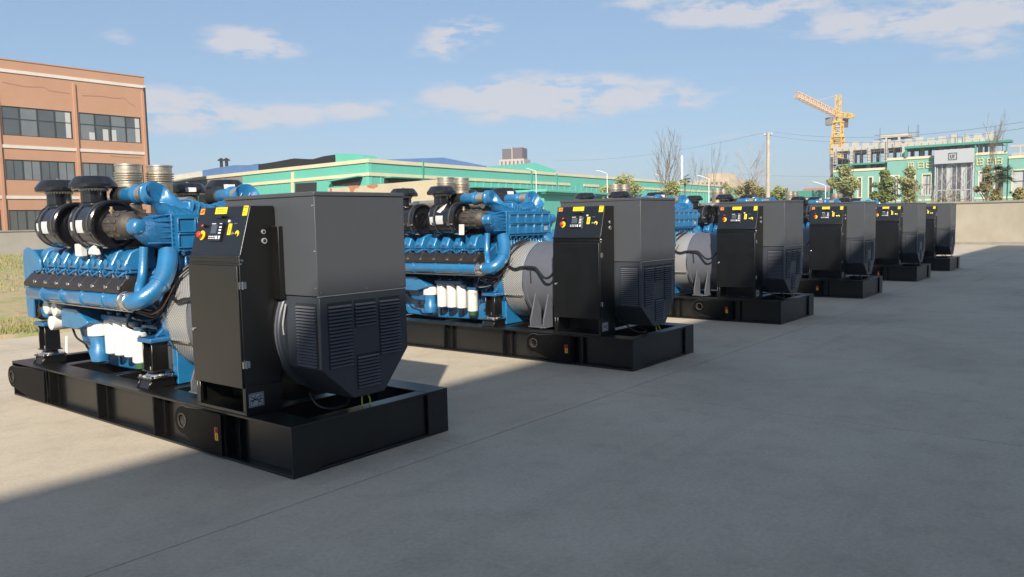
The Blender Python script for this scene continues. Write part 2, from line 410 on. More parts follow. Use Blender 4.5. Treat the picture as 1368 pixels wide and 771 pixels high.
def tag(o, label=None, cat=None, group=None, kind=None):
    if label: o['label'] = label
    if cat: o['category'] = cat
    if group: o['group'] = group
    if kind: o['kind'] = kind
    return o


def copy_tree(o, parent=None, skip=()):
    c = o.copy(); C.objects.link(c)
    if parent: c.parent = parent
    for ch in list(o.children):
        if ch.get('only_first'): continue
        copy_tree(ch, c)
    return c


# ------------------------------------------------------------------ the yard
obj('ground', MB().add([(-900, -900, -.12), (900, -900, -.12), (900, 900, -.12), (-900, 900, -.12)], [(0, 1, 2, 3)]), 'ground', kind='structure', smooth=0)
yard = obj('concrete_yard', MB().box(-60, 70, -30, 12.8, -.10, -.012), 'joint', kind='structure', smooth=0)
xs = [-67.3 + 12 * k for k in range(12)]
for j, (y0, y1, off) in enumerate(((-30, -18.5, 0), (-18.5, -12.5, 0), (-12.5, -.52, 0), (-.52, 12.8, -3.0))):
    for i, x in enumerate(xs):
        if not -35 < x < 62 or (j < 2 and not -20 < x < 10): continue
        a, b = x + off + .003, x + 12 + off - .003
        mb = MB(); z = random.uniform(-.0015, .0015)
        mb.box(a, b, y0 + .003, y1 - .003, -.011, z)
        obj('concrete_slab', mb, 'concrete', yard, smooth=0)
obj('outer_apron', MB().box(-60, -44, -30, 12.8, -.011, -.004), 'concrete', yard, smooth=0)

# dry verge that climbs gently to the low wall
def verge_z(y): return -.05 + .8 * min(1, max(0, (y - 12.8) / 36)) ** .8 + (.09 if y > 12.9 else 0)
mb = MB(); nx, ny = 60, 60; rnd = random.Random(3)
for j in range(ny + 1):
    y = 12.8 + (52 - 12.8) * (j / ny) ** 1.4
    for i in range(nx + 1):
        x = -30 + 56 * i / nx
        mb.v.append((x, y + (rnd.uniform(-.07, .07) if j == 0 else 0), verge_z(y) + rnd.uniform(-.03, .04) * (j > 0)))
for j in range(ny):
    for i in range(nx):
        a = j * (nx + 1) + i; mb.f.append([a, a + 1, a + nx + 2, a + nx + 1]); mb.mi.append(0)
obj('grass_verge', mb, 'soil', kind='structure', smooth=80)
mb = MB(); rnd = random.Random(5)
def blade(x, y, z, h, wd):
    a = rnd.uniform(0, PI); dx, dy = math.cos(a) * wd, math.sin(a) * wd; lx, ly = rnd.uniform(-.5, .5) * h, rnd.uniform(-.5, .5) * h
    mb.add([(x - dx, y - dy, z), (x + dx, y + dy, z), (x + lx, y + ly, z + h)], [(0, 1, 2)])
for k in range(9000):
    y = rnd.uniform(13.0, 13.9) if rnd.random() < .5 else rnd.uniform(13, 15.3); x = rnd.uniform(-3, 6)
    if math.sin(x * 2.1 + 1) + math.sin(x * .9) * .7 + rnd.uniform(-.9, .9) < 0.1: continue
    blade(x, y, verge_z(y), rnd.uniform(.05, .16), .010)
for k in range(15000):
    y = 14.5 + 33 * rnd.random() ** .8; x = rnd.uniform(-1, 17)
    den = math.sin(x * .8 + y * .3) + math.sin(y * .55 + 1.2) + (y - 26) * .13
    if den + rnd.uniform(-1.2, 1.2) < 0: continue
    blade(x, y, verge_z(y), rnd.uniform(.06, .20), .018)
obj('verge_grass', mb, 'grass', kind='stuff', smooth=0, label='dry and green grass on the verge left of the yard')

# ------------------------------------------------------------------ low grey wall, brick-red office block
wl = thing('boundary_wall', 'low grey plastered wall with flat coping in front of the terracotta building', 'wall', (0, 50, .6))
obj('wall_face', MB().box(-30, 27, 0, .25, -.9, 1.62), 'oldwall', wl)
obj('coping', MB().box(-30, 27.1, -.06, .31, 1.622, 1.72), 'coping', wl, bevel=.01)
obj('plinth', MB().box(-30, 27, -.05, -.002, -.9, .12), 'coping', wl)

br = thing('terracotta_building', 'terracotta rendered three storey building with white bands and dark ribbon windows', 'building', (0, 56, 0))
BX0, BX1 = -18.3, 27.55
pitch = 5.1; piers = [27.32 - pitch * k for k in range(10)]
wallm = MB(); rows = [(2.25, 3.73), (5.8, 7.22), (8.87, 10.87)]
zs = [(0, 2.25), (3.73, 5.8), (7.22, 8.87), (10.87, 14.0)]
for a, b in zs: wallm.box(BX0, BX1, 0, .35, a, b)
for p in piers:
    for a, b in rows: wallm.box(p - .2, min(p + .27, BX1), 0, .35, a, b)
wallm.box(BX0, BX1, 1.4, 18, 0, 13.2)
wallm.box(BX1 - .3, BX1, .35, 18, 0, 14.0).box(BX0, BX0 + .3, .35, 18, 0, 14)
obj('wall', wallm, 'terracotta', br)
for p in piers:
    obj('pier', MB().box(p - .1, p + .12, -.12, -.003, 0, 12.9), 'terracotta', br, bevel=.02)
obj('downpipe', MB().box(27.42, 27.56, -.14, -.004, 0, 13.2), 'dark_frame', br)
for z in (4.5, 8.0, 13.15):
    obj('white_band', MB().box(BX0, BX1 + .03, -.07, -.002, z, z + .22), 'whiteband', br)
obj('parapet_cap', MB().box(BX0, BX1 + .05, -.05, .4, 14.002, 14.07), 'terracotta', br)
for bi, p in enumerate(piers[1:6]):
    for ri, (z0, z1) in enumerate(rows):
        x0, x1 = p + .25, p + pitch - .24
        fr = MB(); t = .05; nc = 4
        fr.box(x0, x1, .06, .14, z0, z0 + t).box(x0, x1, .06, .14, z1 - t, z1)
        cells = []
        for c in range(nc + 1):
            xc = x0 + (x1 - x0) * c / nc
            fr.box(xc - (t if c else 0), xc + (t if c < nc else 0), .063, .137, z0 + t, z1 - t)
        zm = z0 + (z1 - z0) * .58
        if ri == 2: fr.box(x0, x1, .066, .134, zm - .03, zm + .03)
        wo = obj('window', fr, 'dark_frame', br)
        for c in range(nc):
            a = x0 + (x1 - x0) * c / nc + t; b = x0 + (x1 - x0) * (c + 1) / nc - t
            parts = [(z0 + t, zm - .03), (zm + .03, z1 - t)] if ri == 2 else [(z0 + t, z1 - t)]
            if ri != 2: 
                mid = (a + b) / 2; obj('mullion', MB().box(mid - .018, mid + .018, .07, .13, z0 + t, z1 - t), 'dark_frame', wo)
            for (q0, q1) in parts:
                obj('pane', MB().box(a, b, .09, .10, q0, q1), random.choice(('glass', 'glass', 'glass2')), wo)
        if (bi, ri) in ((0, 2), (1, 2), (0, 1)):
            bl_ = [(x1 - .42, x1 - .08, z0 + .08, z1 - .1)]
            if bi == 0 and ri == 2: bl_ += [(x1 - 2.9, x1 - 2.5, z0 + .06, z0 + .9), (x1 - 3.9, x1 - 3.5, z0 + .06, z0 + .6), (x1 - 2.3, x1 - 1.9, z0 + .06, z0 + .9)]
            for q0, q1, q2, q3 in bl_: obj('blind', MB().box(q0, q1, .075, .087, q2, q3), 'curtain', wo)
for pts in ([(17.6, 12.45), (19.0, 12.3), (20.2, 12.42), (20.6, 12.2), (22.0, 12.15)], [(22.8, 12.1), (24.2, 12.2), (25.3, 12.15), (25.9, 12.25), (26.3, 11.9), (26.7, 11.7), (26.8, 11.3)], [(24.6, 7.8), (25.6, 7.72), (27.0, 7.75)]):
    ck = MB()
    for (a, b), (c, d) in zip(pts, pts[1:]):
        ck.add([(a, -.006, b - .035), (c, -.006, d - .03), (c, -.006, d + .03), (a, -.006, b + .03)], [(0, 1, 2, 3)])
    obj('render_crack', ck, 'crack', br, smooth=0)

obj('roof', MB().box(BX0 + .3, BX1 - .3, .35, 18, 13.21, 13.3), 'rawconc', br)

# ------------------------------------------------------------------ mint green factory hall
gh = thing('mint_green_factory_hall', 'long mint green factory hall with two cream bands and a damaged black roof edge', 'building')
G0 = at(492, 212, Z=7.0); GE = at(1000, 250, Z=7.0); GW = at(205, 243, Z=7.0)
dS = (GE - G0); dS.z = 0; LS = dS.length; dS.normalize(); dW = (GW - G0); dW.z = 0; LW = dW.length + 25; dW.normalize()
nS = Vector((dS.y, -dS.x, 0)); nW = Vector((-dW.y, dW.x, 0))
if nS.y > 0: nS = -nS
if nW.x > 0: nW = -nW
def facade_box(mb, O, d, n, s0, s1, z0, z1, o0, o1):
    """box on a facade: s along it, o outward"""
    P = []
    for z in (z0, z1):
        for s_, o_ in ((s0, o0), (s1, o0), (s1, o1), (s0, o1)):
            q = O + d * s_ + n * o_; P.append((q.x, q.y, z))
    return mb.add(P, [(0, 3, 2, 1), (4, 5, 6, 7), (0, 1, 5, 4), (1, 2, 6, 5), (2, 3, 7, 6), (3, 0, 4, 7)])
O = Vector((G0.x, G0.y, 0))
wm_ = MB(); facade_box(wm_, O, dS, nS, 0, LS, -.1, 6.93, -.3, 0); facade_box(wm_, O, dW, nW, 0, 17.7, -.1, 6.93, -.3, -.001)
obj('wall', wm_, 'mint', gh)
w2 = MB(); facade_box(w2, O, dW, nW, 17.72, 28, -.1, 6.93, -.3, -.001); obj('grey_wall', w2, 'greyclad', gh)
w3 = MB(); facade_box(w3, O, dW, nW, 28.02, LW, -.1, 6.93, -.3, -.001); obj('wall', w3, 'mint', gh)
for z0, z1 in ((6.72, 7.0), (5.75, 6.0)):
    for (d_, n_, s0, s1) in ((dS, nS, -.08, LS if z0 > 6 else 30), (dW, nW, 0, LW if z0 > 6 else 22)):
        q = MB(); facade_box(q, O, d_, n_, s0, s1, z0, z1, .001, .09); obj('cream_band', q, 'cream', gh)
q = MB(); facade_box(q, O, dS, nS, 33, 36.5, 5.75, 6.0, .001, .09); obj('cream_band', q, 'cream', gh)
q = MB(); facade_box(q, O, dS, nS, 38, LS, 5.75, 6.0, .001, .09); obj('cream_band', q, 'cream', gh)
# cladding joints
for k in range(1, 75):
    q = MB(); facade_box(q, O, dS, nS, k * 1.2, k * 1.2 + .12, 0, 5.74, .001, .05); obj('cladding_rib', q, 'mint', gh)
for k in range(1, 24):
    q = MB(); facade_box(q, O, dW, nW, k * 1.2 - .6, k * 1.2 - .5, 0, 5.74, .001, .03); obj('cladding_rib', q, 'mint' if k < 15 else 'greyclad', gh)
# roofs
far = 34
def pt(s_, t_, z): q = O + dS * s_ + dW * t_; return (q.x, q.y, z)
rf = MB().add([pt(0.3, .3, 6.9), pt(LS, .3, 6.9), pt(LS, far, 6.95), pt(0.3, far, 6.95)], [(0, 1, 2, 3)])
obj('roof', rf, 'rawconc', gh, smooth=0)
# black wind-torn sheeting and blue sheets along the west parapet
def ribbon(name, m_, pts):
    mb = MB(); base = 6.93
    n = len(pts)
    for (t0, a0, b0), (t1, a1, b1) in zip([(p[0], p[1], p[2]) for p in pts], [(p[0], p[1], p[2]) for p in pts][1:]):
        P = []
        for o_ in (-.5, -1.8):
            for t_, z in ((t0, b0), (t1, b1), (t1, a1), (t0, a0)):
                q = O + dW * t_ + nW * o_; P.append((q.x, q.y, z))
        mb.add(P, [(0, 1, 2, 3), (4, 7, 6, 5), (0, 3, 7, 4), (1, 5, 6, 2), (3, 2, 6, 7), (0, 4, 5, 1)])
    return obj(name, mb, m_, gh, smooth=0)
def wt(px, py):  # along the west facade: distance and height
    d = fw + rt * ((px - 684) / FOC) - up * ((py - 385.5) / FOC)
    Q = O + nW * -1.0; t = (Q - CAM).dot(nW) / d.dot(nW); p = CAM + d * t
    return (p - Q).dot(dW), p.z
def rib(pxs):
    r_ = []
    for px, py in pxs:
        s_, z = wt(px, py); r_.append((s_, z, 6.5))
    return r_
ribbon('roof_sheet_black', 'blackroof', rib([(454, 207), (440, 209), (425, 213), (412, 213), (400, 212), (372, 217), (352, 220)]))
ribbon('roof_sheet_blue', 'blueroof', rib([(351, 219), (340, 221), (320, 221), (300, 224), (277, 228)]))
ribbon('roof_sheet_white', 'whiteband', rib([(276, 228.5), (262, 231), (240, 234), (200, 240)]))
ribbon('roof_gable_mint', 'mint', rib([(492, 208.5), (478, 206.5), (465, 205.5), (455, 206)]))
for px in (296, 303):
    s_, z = wt(px, 224); q = O + dW * s_ - nW * 1.0
    v = MB().cyl((q.x, q.y, 0), .14, 6.6, z + .60, 'z', 10).lathe([(.34, 0), (.34, .05), (.05, .25)], (q.x, q.y, z + .64), 'z', 12)
    obj('roof_vent', v, 'blackroof', gh)
# blue ridge roof and second mint ridge behind the south parapet
def ridge(pxa, pxm, pxb, m_, depth, z_scale=1.0):
    A, B_, D_ = [at(px, py, Y=G0.y + depth) for px, py in (pxa, pxm, pxb)]
    mb = MB()
    for p in (A, B_, D_): pass
    P = [(A.x, A.y, 5), (D_.x, D_.y, 5), (D_.x, D_.y, D_.z), (B_.x, B_.y, B_.z), (A.x, A.y, A.z)]
    P2 = [(x, y + 10, z) for x, y, z in P]
    mb.add(P + P2, [(0, 1, 2, 3, 4), (9, 8, 7, 6, 5), (3, 2, 7, 8), (4, 3, 8, 9), (0, 4, 9, 5), (1, 6, 7, 2)])
    return mb
obj('ridge_roof', ridge((520, 213), (592, 210.5), (650, 222), 'blueroof', 14), 'blueroof', gh, smooth=0)
obj('ridge_roof', ridge((665, 224), (715, 217.5), (742, 227), 'mint', 16), 'mint', gh, smooth=0)
# openings with lifted shutters
def fpt(px, py, n_, off=.02):
    d = fw + rt * ((px - 684) / FOC) - up * ((py - 385.5) / FOC)
    Q = O + n_ * off; t = (Q - CAM).dot(n_) / d.dot(n_); return CAM + d * t
def fpoly(name, m_, pix, n_, off=.02, th=.06):
    P = [fpt(px, py, n_, off) for px, py in pix]; n = len(P)
    vs = [p[:] for p in P] + [(p + n_ * th)[:] for p in P]
    return obj(name, MB().add(vs, [tuple(range(n)), tuple(range(n, 2 * n))[::-1]] + [(i, (i + 1) % n, n + (i + 1) % n, n + i) for i in range(n)]), m_, gh, smooth=0)
fpoly('opening', 'dark', [(445, 248), (444, 243), (485, 236), (481, 247.5)], nW)
fpoly('opening', 'dark', [(395, 262), (395, 245), (423, 243.5), (423, 262)], nW)
fpoly('opening', 'dark', [(513, 244), (513, 238), (560, 240), (560, 244)], nS)
fpoly('opening', 'dark', [(627, 262), (627, 251), (664, 252), (664, 262)], nS)
fpoly('opening', 'dark', [(668, 262), (668, 252), (708, 253.5), (708, 262)], nS)
fpoly('shutter', 'mint', [(444, 243), (443, 241.5), (485, 234.6), (485, 236)], nW, .02, .5)
fpoly('shutter', 'mint_dark', [(513, 238), (513, 236.5), (562, 239), (562, 240)], nS, .02, .8)
fpoly('sill', 'mint_dark', [(627, 251), (627, 250), (708, 252.5), (708, 253.5)], nS, .02, .5)
fpoly('drainpipe', 'cream', [(391, 262), (391, 230), (393, 230), (393, 262)], nW, .02, .15)
fpoly('drainpipe', 'mint_dark', [(563.5, 245), (563.5, 215), (564.3, 215), (564.3, 245)], nS, .02, .15)
# annex with its flat canopy
an = thing('mint_annex', 'small mint annex with a flat ledge roof against the green hall', 'building')
A0 = at(722, 253, Z=4.6); A1 = at(806, 258, Z=4.6); dA = (A1 - A0); dA.z = 0; LA = dA.length; dA.normalize(); nA = Vector((dA.y, -dA.x, 0))
q = MB(); facade_box(q, Vector((A0.x, A0.y, 0)), dA, nA, .6, LA - .3, 0, 4.38, -3, 0); obj('wall', q, 'mint', an)
q = MB(); facade_box(q, Vector((A0.x, A0.y, 0)), dA, nA, 0, LA, 4.4, 4.6, -3.2, .5); obj('roof', q, 'mint', an, bevel=.03)
q = MB(); facade_box(q, Vector((A0.x, A0.y, 0)), dA, nA, .1, LA, 4.27, 4.39, .001, .4); obj('gutter', q, 'mint_dark', an)
q = MB()
for s_ in (2.5, LA * .55): facade_box(q, Vector((A0.x, A0.y, 0)), dA, nA, s_, s_ + .12, 4.6, 6.2, -2, -1.9)
obj('vent_pipe', q, 'mint_dark', an)

# peeling wall
pw = thing('peeling_plaster_wall', 'beige plastered wall with peeling orange patches in front of the mint hall', 'wall')
P0 = at(603, 238, Z=4.5); P1 = at(438, 252, Z=4.5); dP = (P1 - P0); dP.z = 0; LP = dP.length; dP.normalize(); nP = Vector((-abs(dP.y), dP.x if dP.y > 0 else -dP.x, 0)); PO = Vector((P0.x, P0.y, 0))
q = MB(); facade_box(q, PO, dP, nP, 0, LP, -.1, 4.5, -.3, 0); obj('wall_face', q, 'plaster', pw)
def ppatch(pts):
    P = []
    for px, py in pts:
        d = fw + rt * ((px - 684) / FOC) - up * ((py - 385.5) / FOC)
        Q = PO + nP * .012; t = (Q - CAM).dot(nP) / d.dot(nP); P.append((CAM + d * t)[:])
    return obj('bare_patch', MB().add(P, [tuple(range(len(P)))]), 'peel', pw, smooth=0)
ppatch([(464, 248.6), (478, 247.6), (480, 250), (474, 252), (472, 257), (468, 256), (467, 252)])
ppatch([(490, 247), (504, 246), (505, 249), (499, 252), (491, 250.6)]); ppatch([(440, 252), (443, 251.6), (443.6, 256), (441, 257)])

# ------------------------------------------------------------------ wall at the far end of the yard
yw = thing('end_wall', 'high beige rendered wall closing the far right end of the yard', 'wall', (56, 0, 0))
obj('wall_face', MB().box(0, .3, -16, 40, -.05, 2.72), 'beigewall', yw)
obj('coping', MB().box(-.08, .38, -16, 40, 2.722, 2.86), 'coping', yw, bevel=.02)
obj('stain_plinth', MB().box(-.03, -.002, -16, 40, -.05, .18), 'coping', yw)

# the tall factory hall behind the camera whose shade lies over the front of the yard
fh = thing('shading_factory_hall', 'tall pale factory hall along the near side of the yard, casting the long shade', 'building', (0, -12.2, 0))
SH = (1.75 + 12.2) * math.tan(SUN_EL) / math.sin(SUN_AZ)
obj('wall', MB().box(-24, 37.3, -20, 0, -.05, SH - .3), 'hall', fh)
obj('parapet', MB().box(-24.05, 37.3, -20.05, .0, SH - .298, SH), 'coping', fh)
for k in range(10):
    x = -22 + 6 * k
    for z in (1.2, 6.2, 10.8):
        if z + 2 > SH: continue
        wo = obj('window', MB().box(x, x + 3.6, .002, .06, z, z + 2.2), 'dark_frame', fh)
        for c in range(3): obj('pane', MB().box(x + .08 + c * 1.17, x + 1.16 + c * 1.17, .062, .075, z + .08, z + 2.12), 'glass', wo)

# ------------------------------------------------------------------ generator set (x across, y along, z up, origin at its near front corner)
LEN = 6.32
GRP = 'blue engined generator sets parked side by side'
def make_set():
    T = thing('generator_set', 'nearest generator set, its black control cabinet in full view at the left of the photo', 'generator', (0, 0, 0.004), GRP)
    # ---- base frame
    for sx in (0, 1):
        X = (lambda a, b: (a, b)) if sx == 0 else (lambda a, b: (2 - b, 2 - a))
        b = MB(); b.box(*X(0, .3), 0, LEN, .445, .47).box(*X(0, .3), 0, LEN, 0, .022).box(*X(.10, .116), .016, LEN - .016, .0221, .4449)
        obj('side_beam', b, 'frame', T, bevel=.003, seg=1)
        for y in (5.14, 3.79, 2.46, 1.06):
            obj('stiffener', MB().box(*X(.004, .0995), y - .012, y + .012, .0225, .4445), 'matblack', T, bevel=.003, seg=1)
            obj('stiffener', MB().box(*X(.05, .0995), y - .17, y - .155, .0225, .4445), 'matblack', T)
        for y in (.0, LEN - .015): obj('end_plate', MB().box(*X(0.002, .298), y + .0005, y + .0145, .0225, .4445), 'frame', T)
    for y0 in (0, LEN - .16):
        b = MB().box(.3005, 1.6995, y0, y0 + .16, .445, .4695).box(.3005, 1.6995, y0, y0 + .16, 0.0005, .022)
        yy = y0 + .035 if y0 == 0 else y0 + .11
        b.box(.3005, 1.6995, yy, yy + .012, .0222, .4448); obj('end_beam', b, 'frame', T, bevel=.003, seg=1)
    for y in (.78, 2.6, 4.0, 5.35): obj('cross_member', MB().box(.3005, 1.6995, y, y + .16, .10, .46), 'frame', T, bevel=.006, seg=1)
    def lug(yc, zc, r, tip_lo, tip_hi, yend):
        pts = []
        for k in range(13):
            a = PI * .62 - (PI * 1.18) * k / 12
            pts.append((yc + r * math.cos(a), zc + r * math.sin(a)))
        pts += [(tip_lo, .03), (yend, .03), (yend, .445), (tip_hi, .445)]
        hole = [(yc + .066 * math.cos(2 * PI * k / 16), zc + .066 * math.sin(2 * PI * k / 16)) for k in range(16)]
        return pts, hole
    for sx in (0, 1):
        for (yc, zc, lo, hi, ye) in ((6.25, .265, 5.72, 5.55, 5.2), (1.79, .29, 1.40, 1.45, 1.075)):
            b = MB(); pts, hole = lug(yc, zc, .145, lo, hi, ye)
            a0, a1 = (-.036, -.001) if sx == 0 else (2.001, 2.026)
            plate(b, pts, hole, a0, a1)
            l = obj('lifting_lug', b, 'matblack', T, smooth=25, bevel=.004, seg=1)
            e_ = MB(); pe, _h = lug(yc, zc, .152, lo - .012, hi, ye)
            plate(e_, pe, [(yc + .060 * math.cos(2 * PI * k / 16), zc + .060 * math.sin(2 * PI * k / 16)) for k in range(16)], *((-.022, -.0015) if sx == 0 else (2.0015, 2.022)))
            obj('lug_edge_glint', e_, 'clamp', l, smooth=25)  # lighter plate added behind the lug, painting its light-catching edge
            rg = MB(); x0, x1 = (-.044, -.0365) if sx == 0 else (2.0265, 2.036)
            n = 20
            vs = []
            for x in (x0, x1):
                for r_ in (.066, .076):
                    vs += [(x, yc + r_ * math.cos(2 * PI * k / n), zc + r_ * math.sin(2 * PI * k / n)) for k in range(n)]
            fs = []
            for k in range(n):
                j = (k + 1) % n
                fs += [(k, j, n + j, n + k), (2 * n + k, 3 * n + k, 3 * n + j, 2 * n + j), (n + k, n + j, 3 * n + j, 3 * n + k), (k, 2 * n + k, 2 * n + j, j)]
            rg.add(vs, fs); obj('eye_ring', rg, 'cast', l)
    s = MB().use('yellow').box(-.040, -.0362, 1.13, 1.175, .18, .25).use('red').box(-.040, -.0362, 1.13, 1.175, .2505, .31).box(-.040, -.0362, 1.1755, 1.19, .18, .31).use('ink').box(-.041, -.0401, 1.145, 1.155, .19, .24).box(-.041, -.0401, 1.14, 1.165, .262, .298)
    obj('warning_label', s, None, T)

    # ---- mounts
    for sx in (0, 1):
        cx = .27 if sx == 0 else 1.83
        ss = 1 if sx == 0 else -1
        for y in (2.86, 5.72):
            f = obj('mount_post', MB().box(cx - .095, cx + .095, y - .105, y - .09, .662, .975).box(cx - .095, cx + .095, y + .09, y + .105, .662, .975).box(cx - .02, cx + .0, y - .09, y + .09, .662, .975)
                    .box(cx - .11, cx + .11, y - .12, y + .12, .645, .661), 'frame', T, bevel=.004, seg=1)
            obj('rubber_mount', MB().lathe([(.150, .5845), (.150, .594), (.118, .598), (.108, .615), (.085, .635), (.05, .6445)], (cx, y, 0), 'z', 24), 'chrome', f)
            k = MB().box(cx - .15, cx + .15, y - .15, y + .15, .565, .584)
            k.prism([(cx - .17, .472), (cx + .15, .472), (cx + .13, .5645), (cx - .12, .5645)], 'y', y - .13, y + .13)
            for q in (-1, 1):
                k.prism([(cx - .185, .472), (cx - .172, .472), (cx - .122, .56), (cx - .135, .56)], 'y', y + q * .12 - .01, y + q * .12 + .01)
            obj('mount_pedestal', k, 'frame', f, bevel=.003, seg=1)
            bb = MB()
            for q in ((-1, -1), (1, -1), (-1, 1), (1, 1)):
                bb.cyl((cx + q[0] * .125, y + q[1] * .125, 0), .015, .5845, .605, 'z', 6)
            bb.cyl((cx - .06, y, 0), .014, .66, .70, 'z', 6)
            obj('bolts', bb, 'chrome', f)
            e = MB(); e.box(cx - .13, cx + .13, y - .15, y + .15, .976, 1.03)
            e.prism([(cx, 1.0301), (.66 if sx == 0 else 1.34, 1.0301), (.66 if sx == 0 else 1.34, 1.30), (cx + .13 * ss, 1.15)], 'y', y - .03, y + .03)
            e.box(min(cx, 1 - ss * .34), max(cx, 1 - ss * .34), y - .12, y + .12, .99, 1.028)
            obj('engine_bracket', e, 'cast_blue', T, bevel=.012)
        fx = .35 if sx == 0 else 1.65
        g = MB()
        for y in (1.78, 2.04):
            g.prism([(fx - .13, .515), (fx + .16, .515), (fx + .16, 1.02), (fx + .02, 1.04), (fx - .13, .62)] if sx == 0 else [(fx + .13, .515), (fx - .16, .515), (fx - .16, 1.02), (fx - .02, 1.04), (fx + .13, .62)], 'y', y - .012, y + .012)
        g.box(fx - .14, fx + .16, 1.74, 2.08, .497, .5145)
        ft = obj('alternator_foot', g, 'grey_light', T, bevel=.003, seg=1)
        obj('foot_bolt', MB().lathe([(.05, .4705), (.05, .48), (.03, .4965)], (fx, 1.91, 0), 'z', 16), 'chrome', ft)

    # ---- alternator
    al = obj('alternator', MB().lathe([(.60, .60), (.655, .62), (.66, .70), (.66, .72), (.645, .73), (.645, 2.21), (.665, 2.22), (.665, 2.27), (.64, 2.28)], (1, 0, 1.22), 'y', 56), 'grey_light', T, smooth=35)
    # perforated guard with its own uv
    n = 72; vs = []; fs = []; r_ = .652
    for y in (2.285, 2.70):
        for k in range(n): a = 2 * PI * k / n; vs.append((1 + r_ * math.sin(a), y, 1.22 + r_ * math.cos(a)))
    for k in range(n): fs.append((k, (k + 1) % n, n + (k + 1) % n, n + k))
    me = bpy.data.meshes.new('guard'); me.from_pydata(vs, [], fs); me.materials.append(M['perf']); uv = me.uv_layers.new(name='uv')
    for f, poly in enumerate(me.polygons):
        for li, (u_, v_) in zip(poly.loop_indices, ((f, 0), (f + 1, 0), (f + 1, 1), (f, 1))):
            a_, b_ = u_ * 2 * PI * r_ / n / .026, v_ * .415 / .026; uv.data[li].uv = ((a_ + b_) * .7071, (a_ - b_) * .7071)
    me.polygons.foreach_set('use_smooth', [True] * len(me.polygons))
    gd = obj('perforated_guard', me, None, T)
    hb = MB()
    for y in (2.28, 2.70): hb.lathe([(.645, y - .006), (.664, y - .006), (.664, y + .012), (.645, y + .012)], (1, 0, 1.22), 'y', 56, cap=False)
    hb.box(.36, .385, 2.30, 2.69, .98, .995)
    obj('guard_rim', hb, 'chrome', gd)
    # top box
    tb = obj('terminal_box', MB().box(.42, 1.53, .09, 1.54, 1.585, 2.505), 'grey', T, bevel=.006)
    obj('lid', MB().box(.412, 1.538, .082, 1.548, 2.506, 2.548), 'grey', tb, bevel=.008)
    sc = MB()
    for y, z in ((.12, 2.42), (.12, 2.0), (.12, 1.66)): sc.cyl((.414, y, z), .008, 0, .006, 'x', 8)
    for x in (.46, 1.0, 1.48):
        for z in (1.62,): sc.cyl((x, .084, z), .008, 0, .006, 'y', 8)
    obj('screws', sc, 'chrome', tb)
    obj('seam', MB().box(.417, 1.533, .086, .10, 1.579, 1.5845), 'tag', tb)
    # louvred lower housing
    lh = obj('louvre_housing', MB().prism([(.435, 1.578), (1.53, 1.578), (1.53, .97), (1.19, .57), (.80, .57), (.47, .86), (.435, .90)], 'y', .095, .62), 'grey_dark', T, bevel=.008)
    me_y = MB().prism([(.0, .0), (-.013, .0), (-.0135, .006), (0, .022)], 'y', 0, 1).mesh('slat', 'slat', 0)
    def slats(ax, c0, c1, z0, z1, n_):
        for k in range(n_):
            z = z0 + (z1 - z0) * k / n_
            if ax == 'y':     # on the front face, running along x
                key = ('y', round(c1 - c0, 3))
                if key not in cache: cache[key] = MB().prism([(0, .004), (-.020, -.002), (-.021, .002), (0, .017)], 'x', 0, c1 - c0).mesh('slat', 'slat', 0)
                o = obj('slat', cache[key], None, lh); o.location = (c0, .0945, z)
            else:
                key = ('x', round(c1 - c0, 3))
                if key not in cache: cache[key] = MB().prism([(0, .004), (-.020, -.002), (-.021, .002), (0, .017)], 'y', 0, c1 - c0).mesh('slat', 'slat', 0)
                o = obj('slat', cache[key], None, lh); o.location = (.4345, c0, z)
    cache = {}
    slats('y', .53, .80, .90, 1.50, 18); slats('y', .85, 1.10, 1.26, 1.50, 7); slats('y', 1.16, 1.42, .95, 1.50, 17); slats('y', .86, 1.13, .66, .98, 10)
    slats('x', .15, .44, .92, 1.50, 20)
    # dark slots behind the slats
    sl_ = MB()
    for a, b, z0, z1 in ((.52, .81, .89, 1.515), (.84, 1.11, 1.25, 1.515), (1.15, 1.43, .94, 1.515), (.85, 1.14, .65, .985)): sl_.box(a, b, .0925, .0948, z0, z1)
    sl_.box(.4325, .4348, .14, .45, .91, 1.515)
    obj('louvre_opening', sl_, 'dark', lh)
    obj('end_ring', MB().lathe([(.50, .60), (.66, .60), (.672, .61), (.672, .635), (.66, .64)], (1, 0, 1.22), 'y', 56), 'grey_dark', T, smooth=35)
    obj('handle', MB().tube([(.40, .56, 1.50), (.385, .60, 1.30), (.39, .60, 1.2)], .009, 6), 'tag', lh)
    obj('earth_wire', MB().tube([(.93, .13, .62), (.90, .10, .52), (.88, .07, .475)], .008, 6).tube([(.97, .14, .62), (1.0, .10, .53), (.96, .06, .475)], .008, 6), 'earth', T)
    obj('cable_loop', MB().tube([(.55, .45, .62), (.52, .30, .53), (.62, .20, .49), (.85, .25, .50), (.95, .4, .60)], .012, 6), 'hose', T)

    # ---- control cabinet
    y0, y1 = .54, 1.40
    cb = obj('control_cabinet', MB().prism([(.0, .745), (.0, 1.975), (.015, 1.985), (.145, 2.435), (.40, 2.435), (.40, .745)], 'y', y0, y1), 'panel', T, bevel=.006)
    lo = MB()
    lo.box(.0, .40, y0, y0 + .018, .475, .7445).box(.0, .40, y1 - .018, y1, .475, .7445)
    lo.box(.0, .035, y0 + .0185, y0 + .05, .51, .744).box(0, .035, y1 - .07, y1 - .0185, .51, .744).box(0, .40, y0 + .0185, y1 - .0185, .475, .508)
    lo.box(.385, .398, y0 + .0185, y1 - .0185, .51, .744)
    obj('cabinet_foot', lo, 'panel', cb, bevel=.003, seg=1)
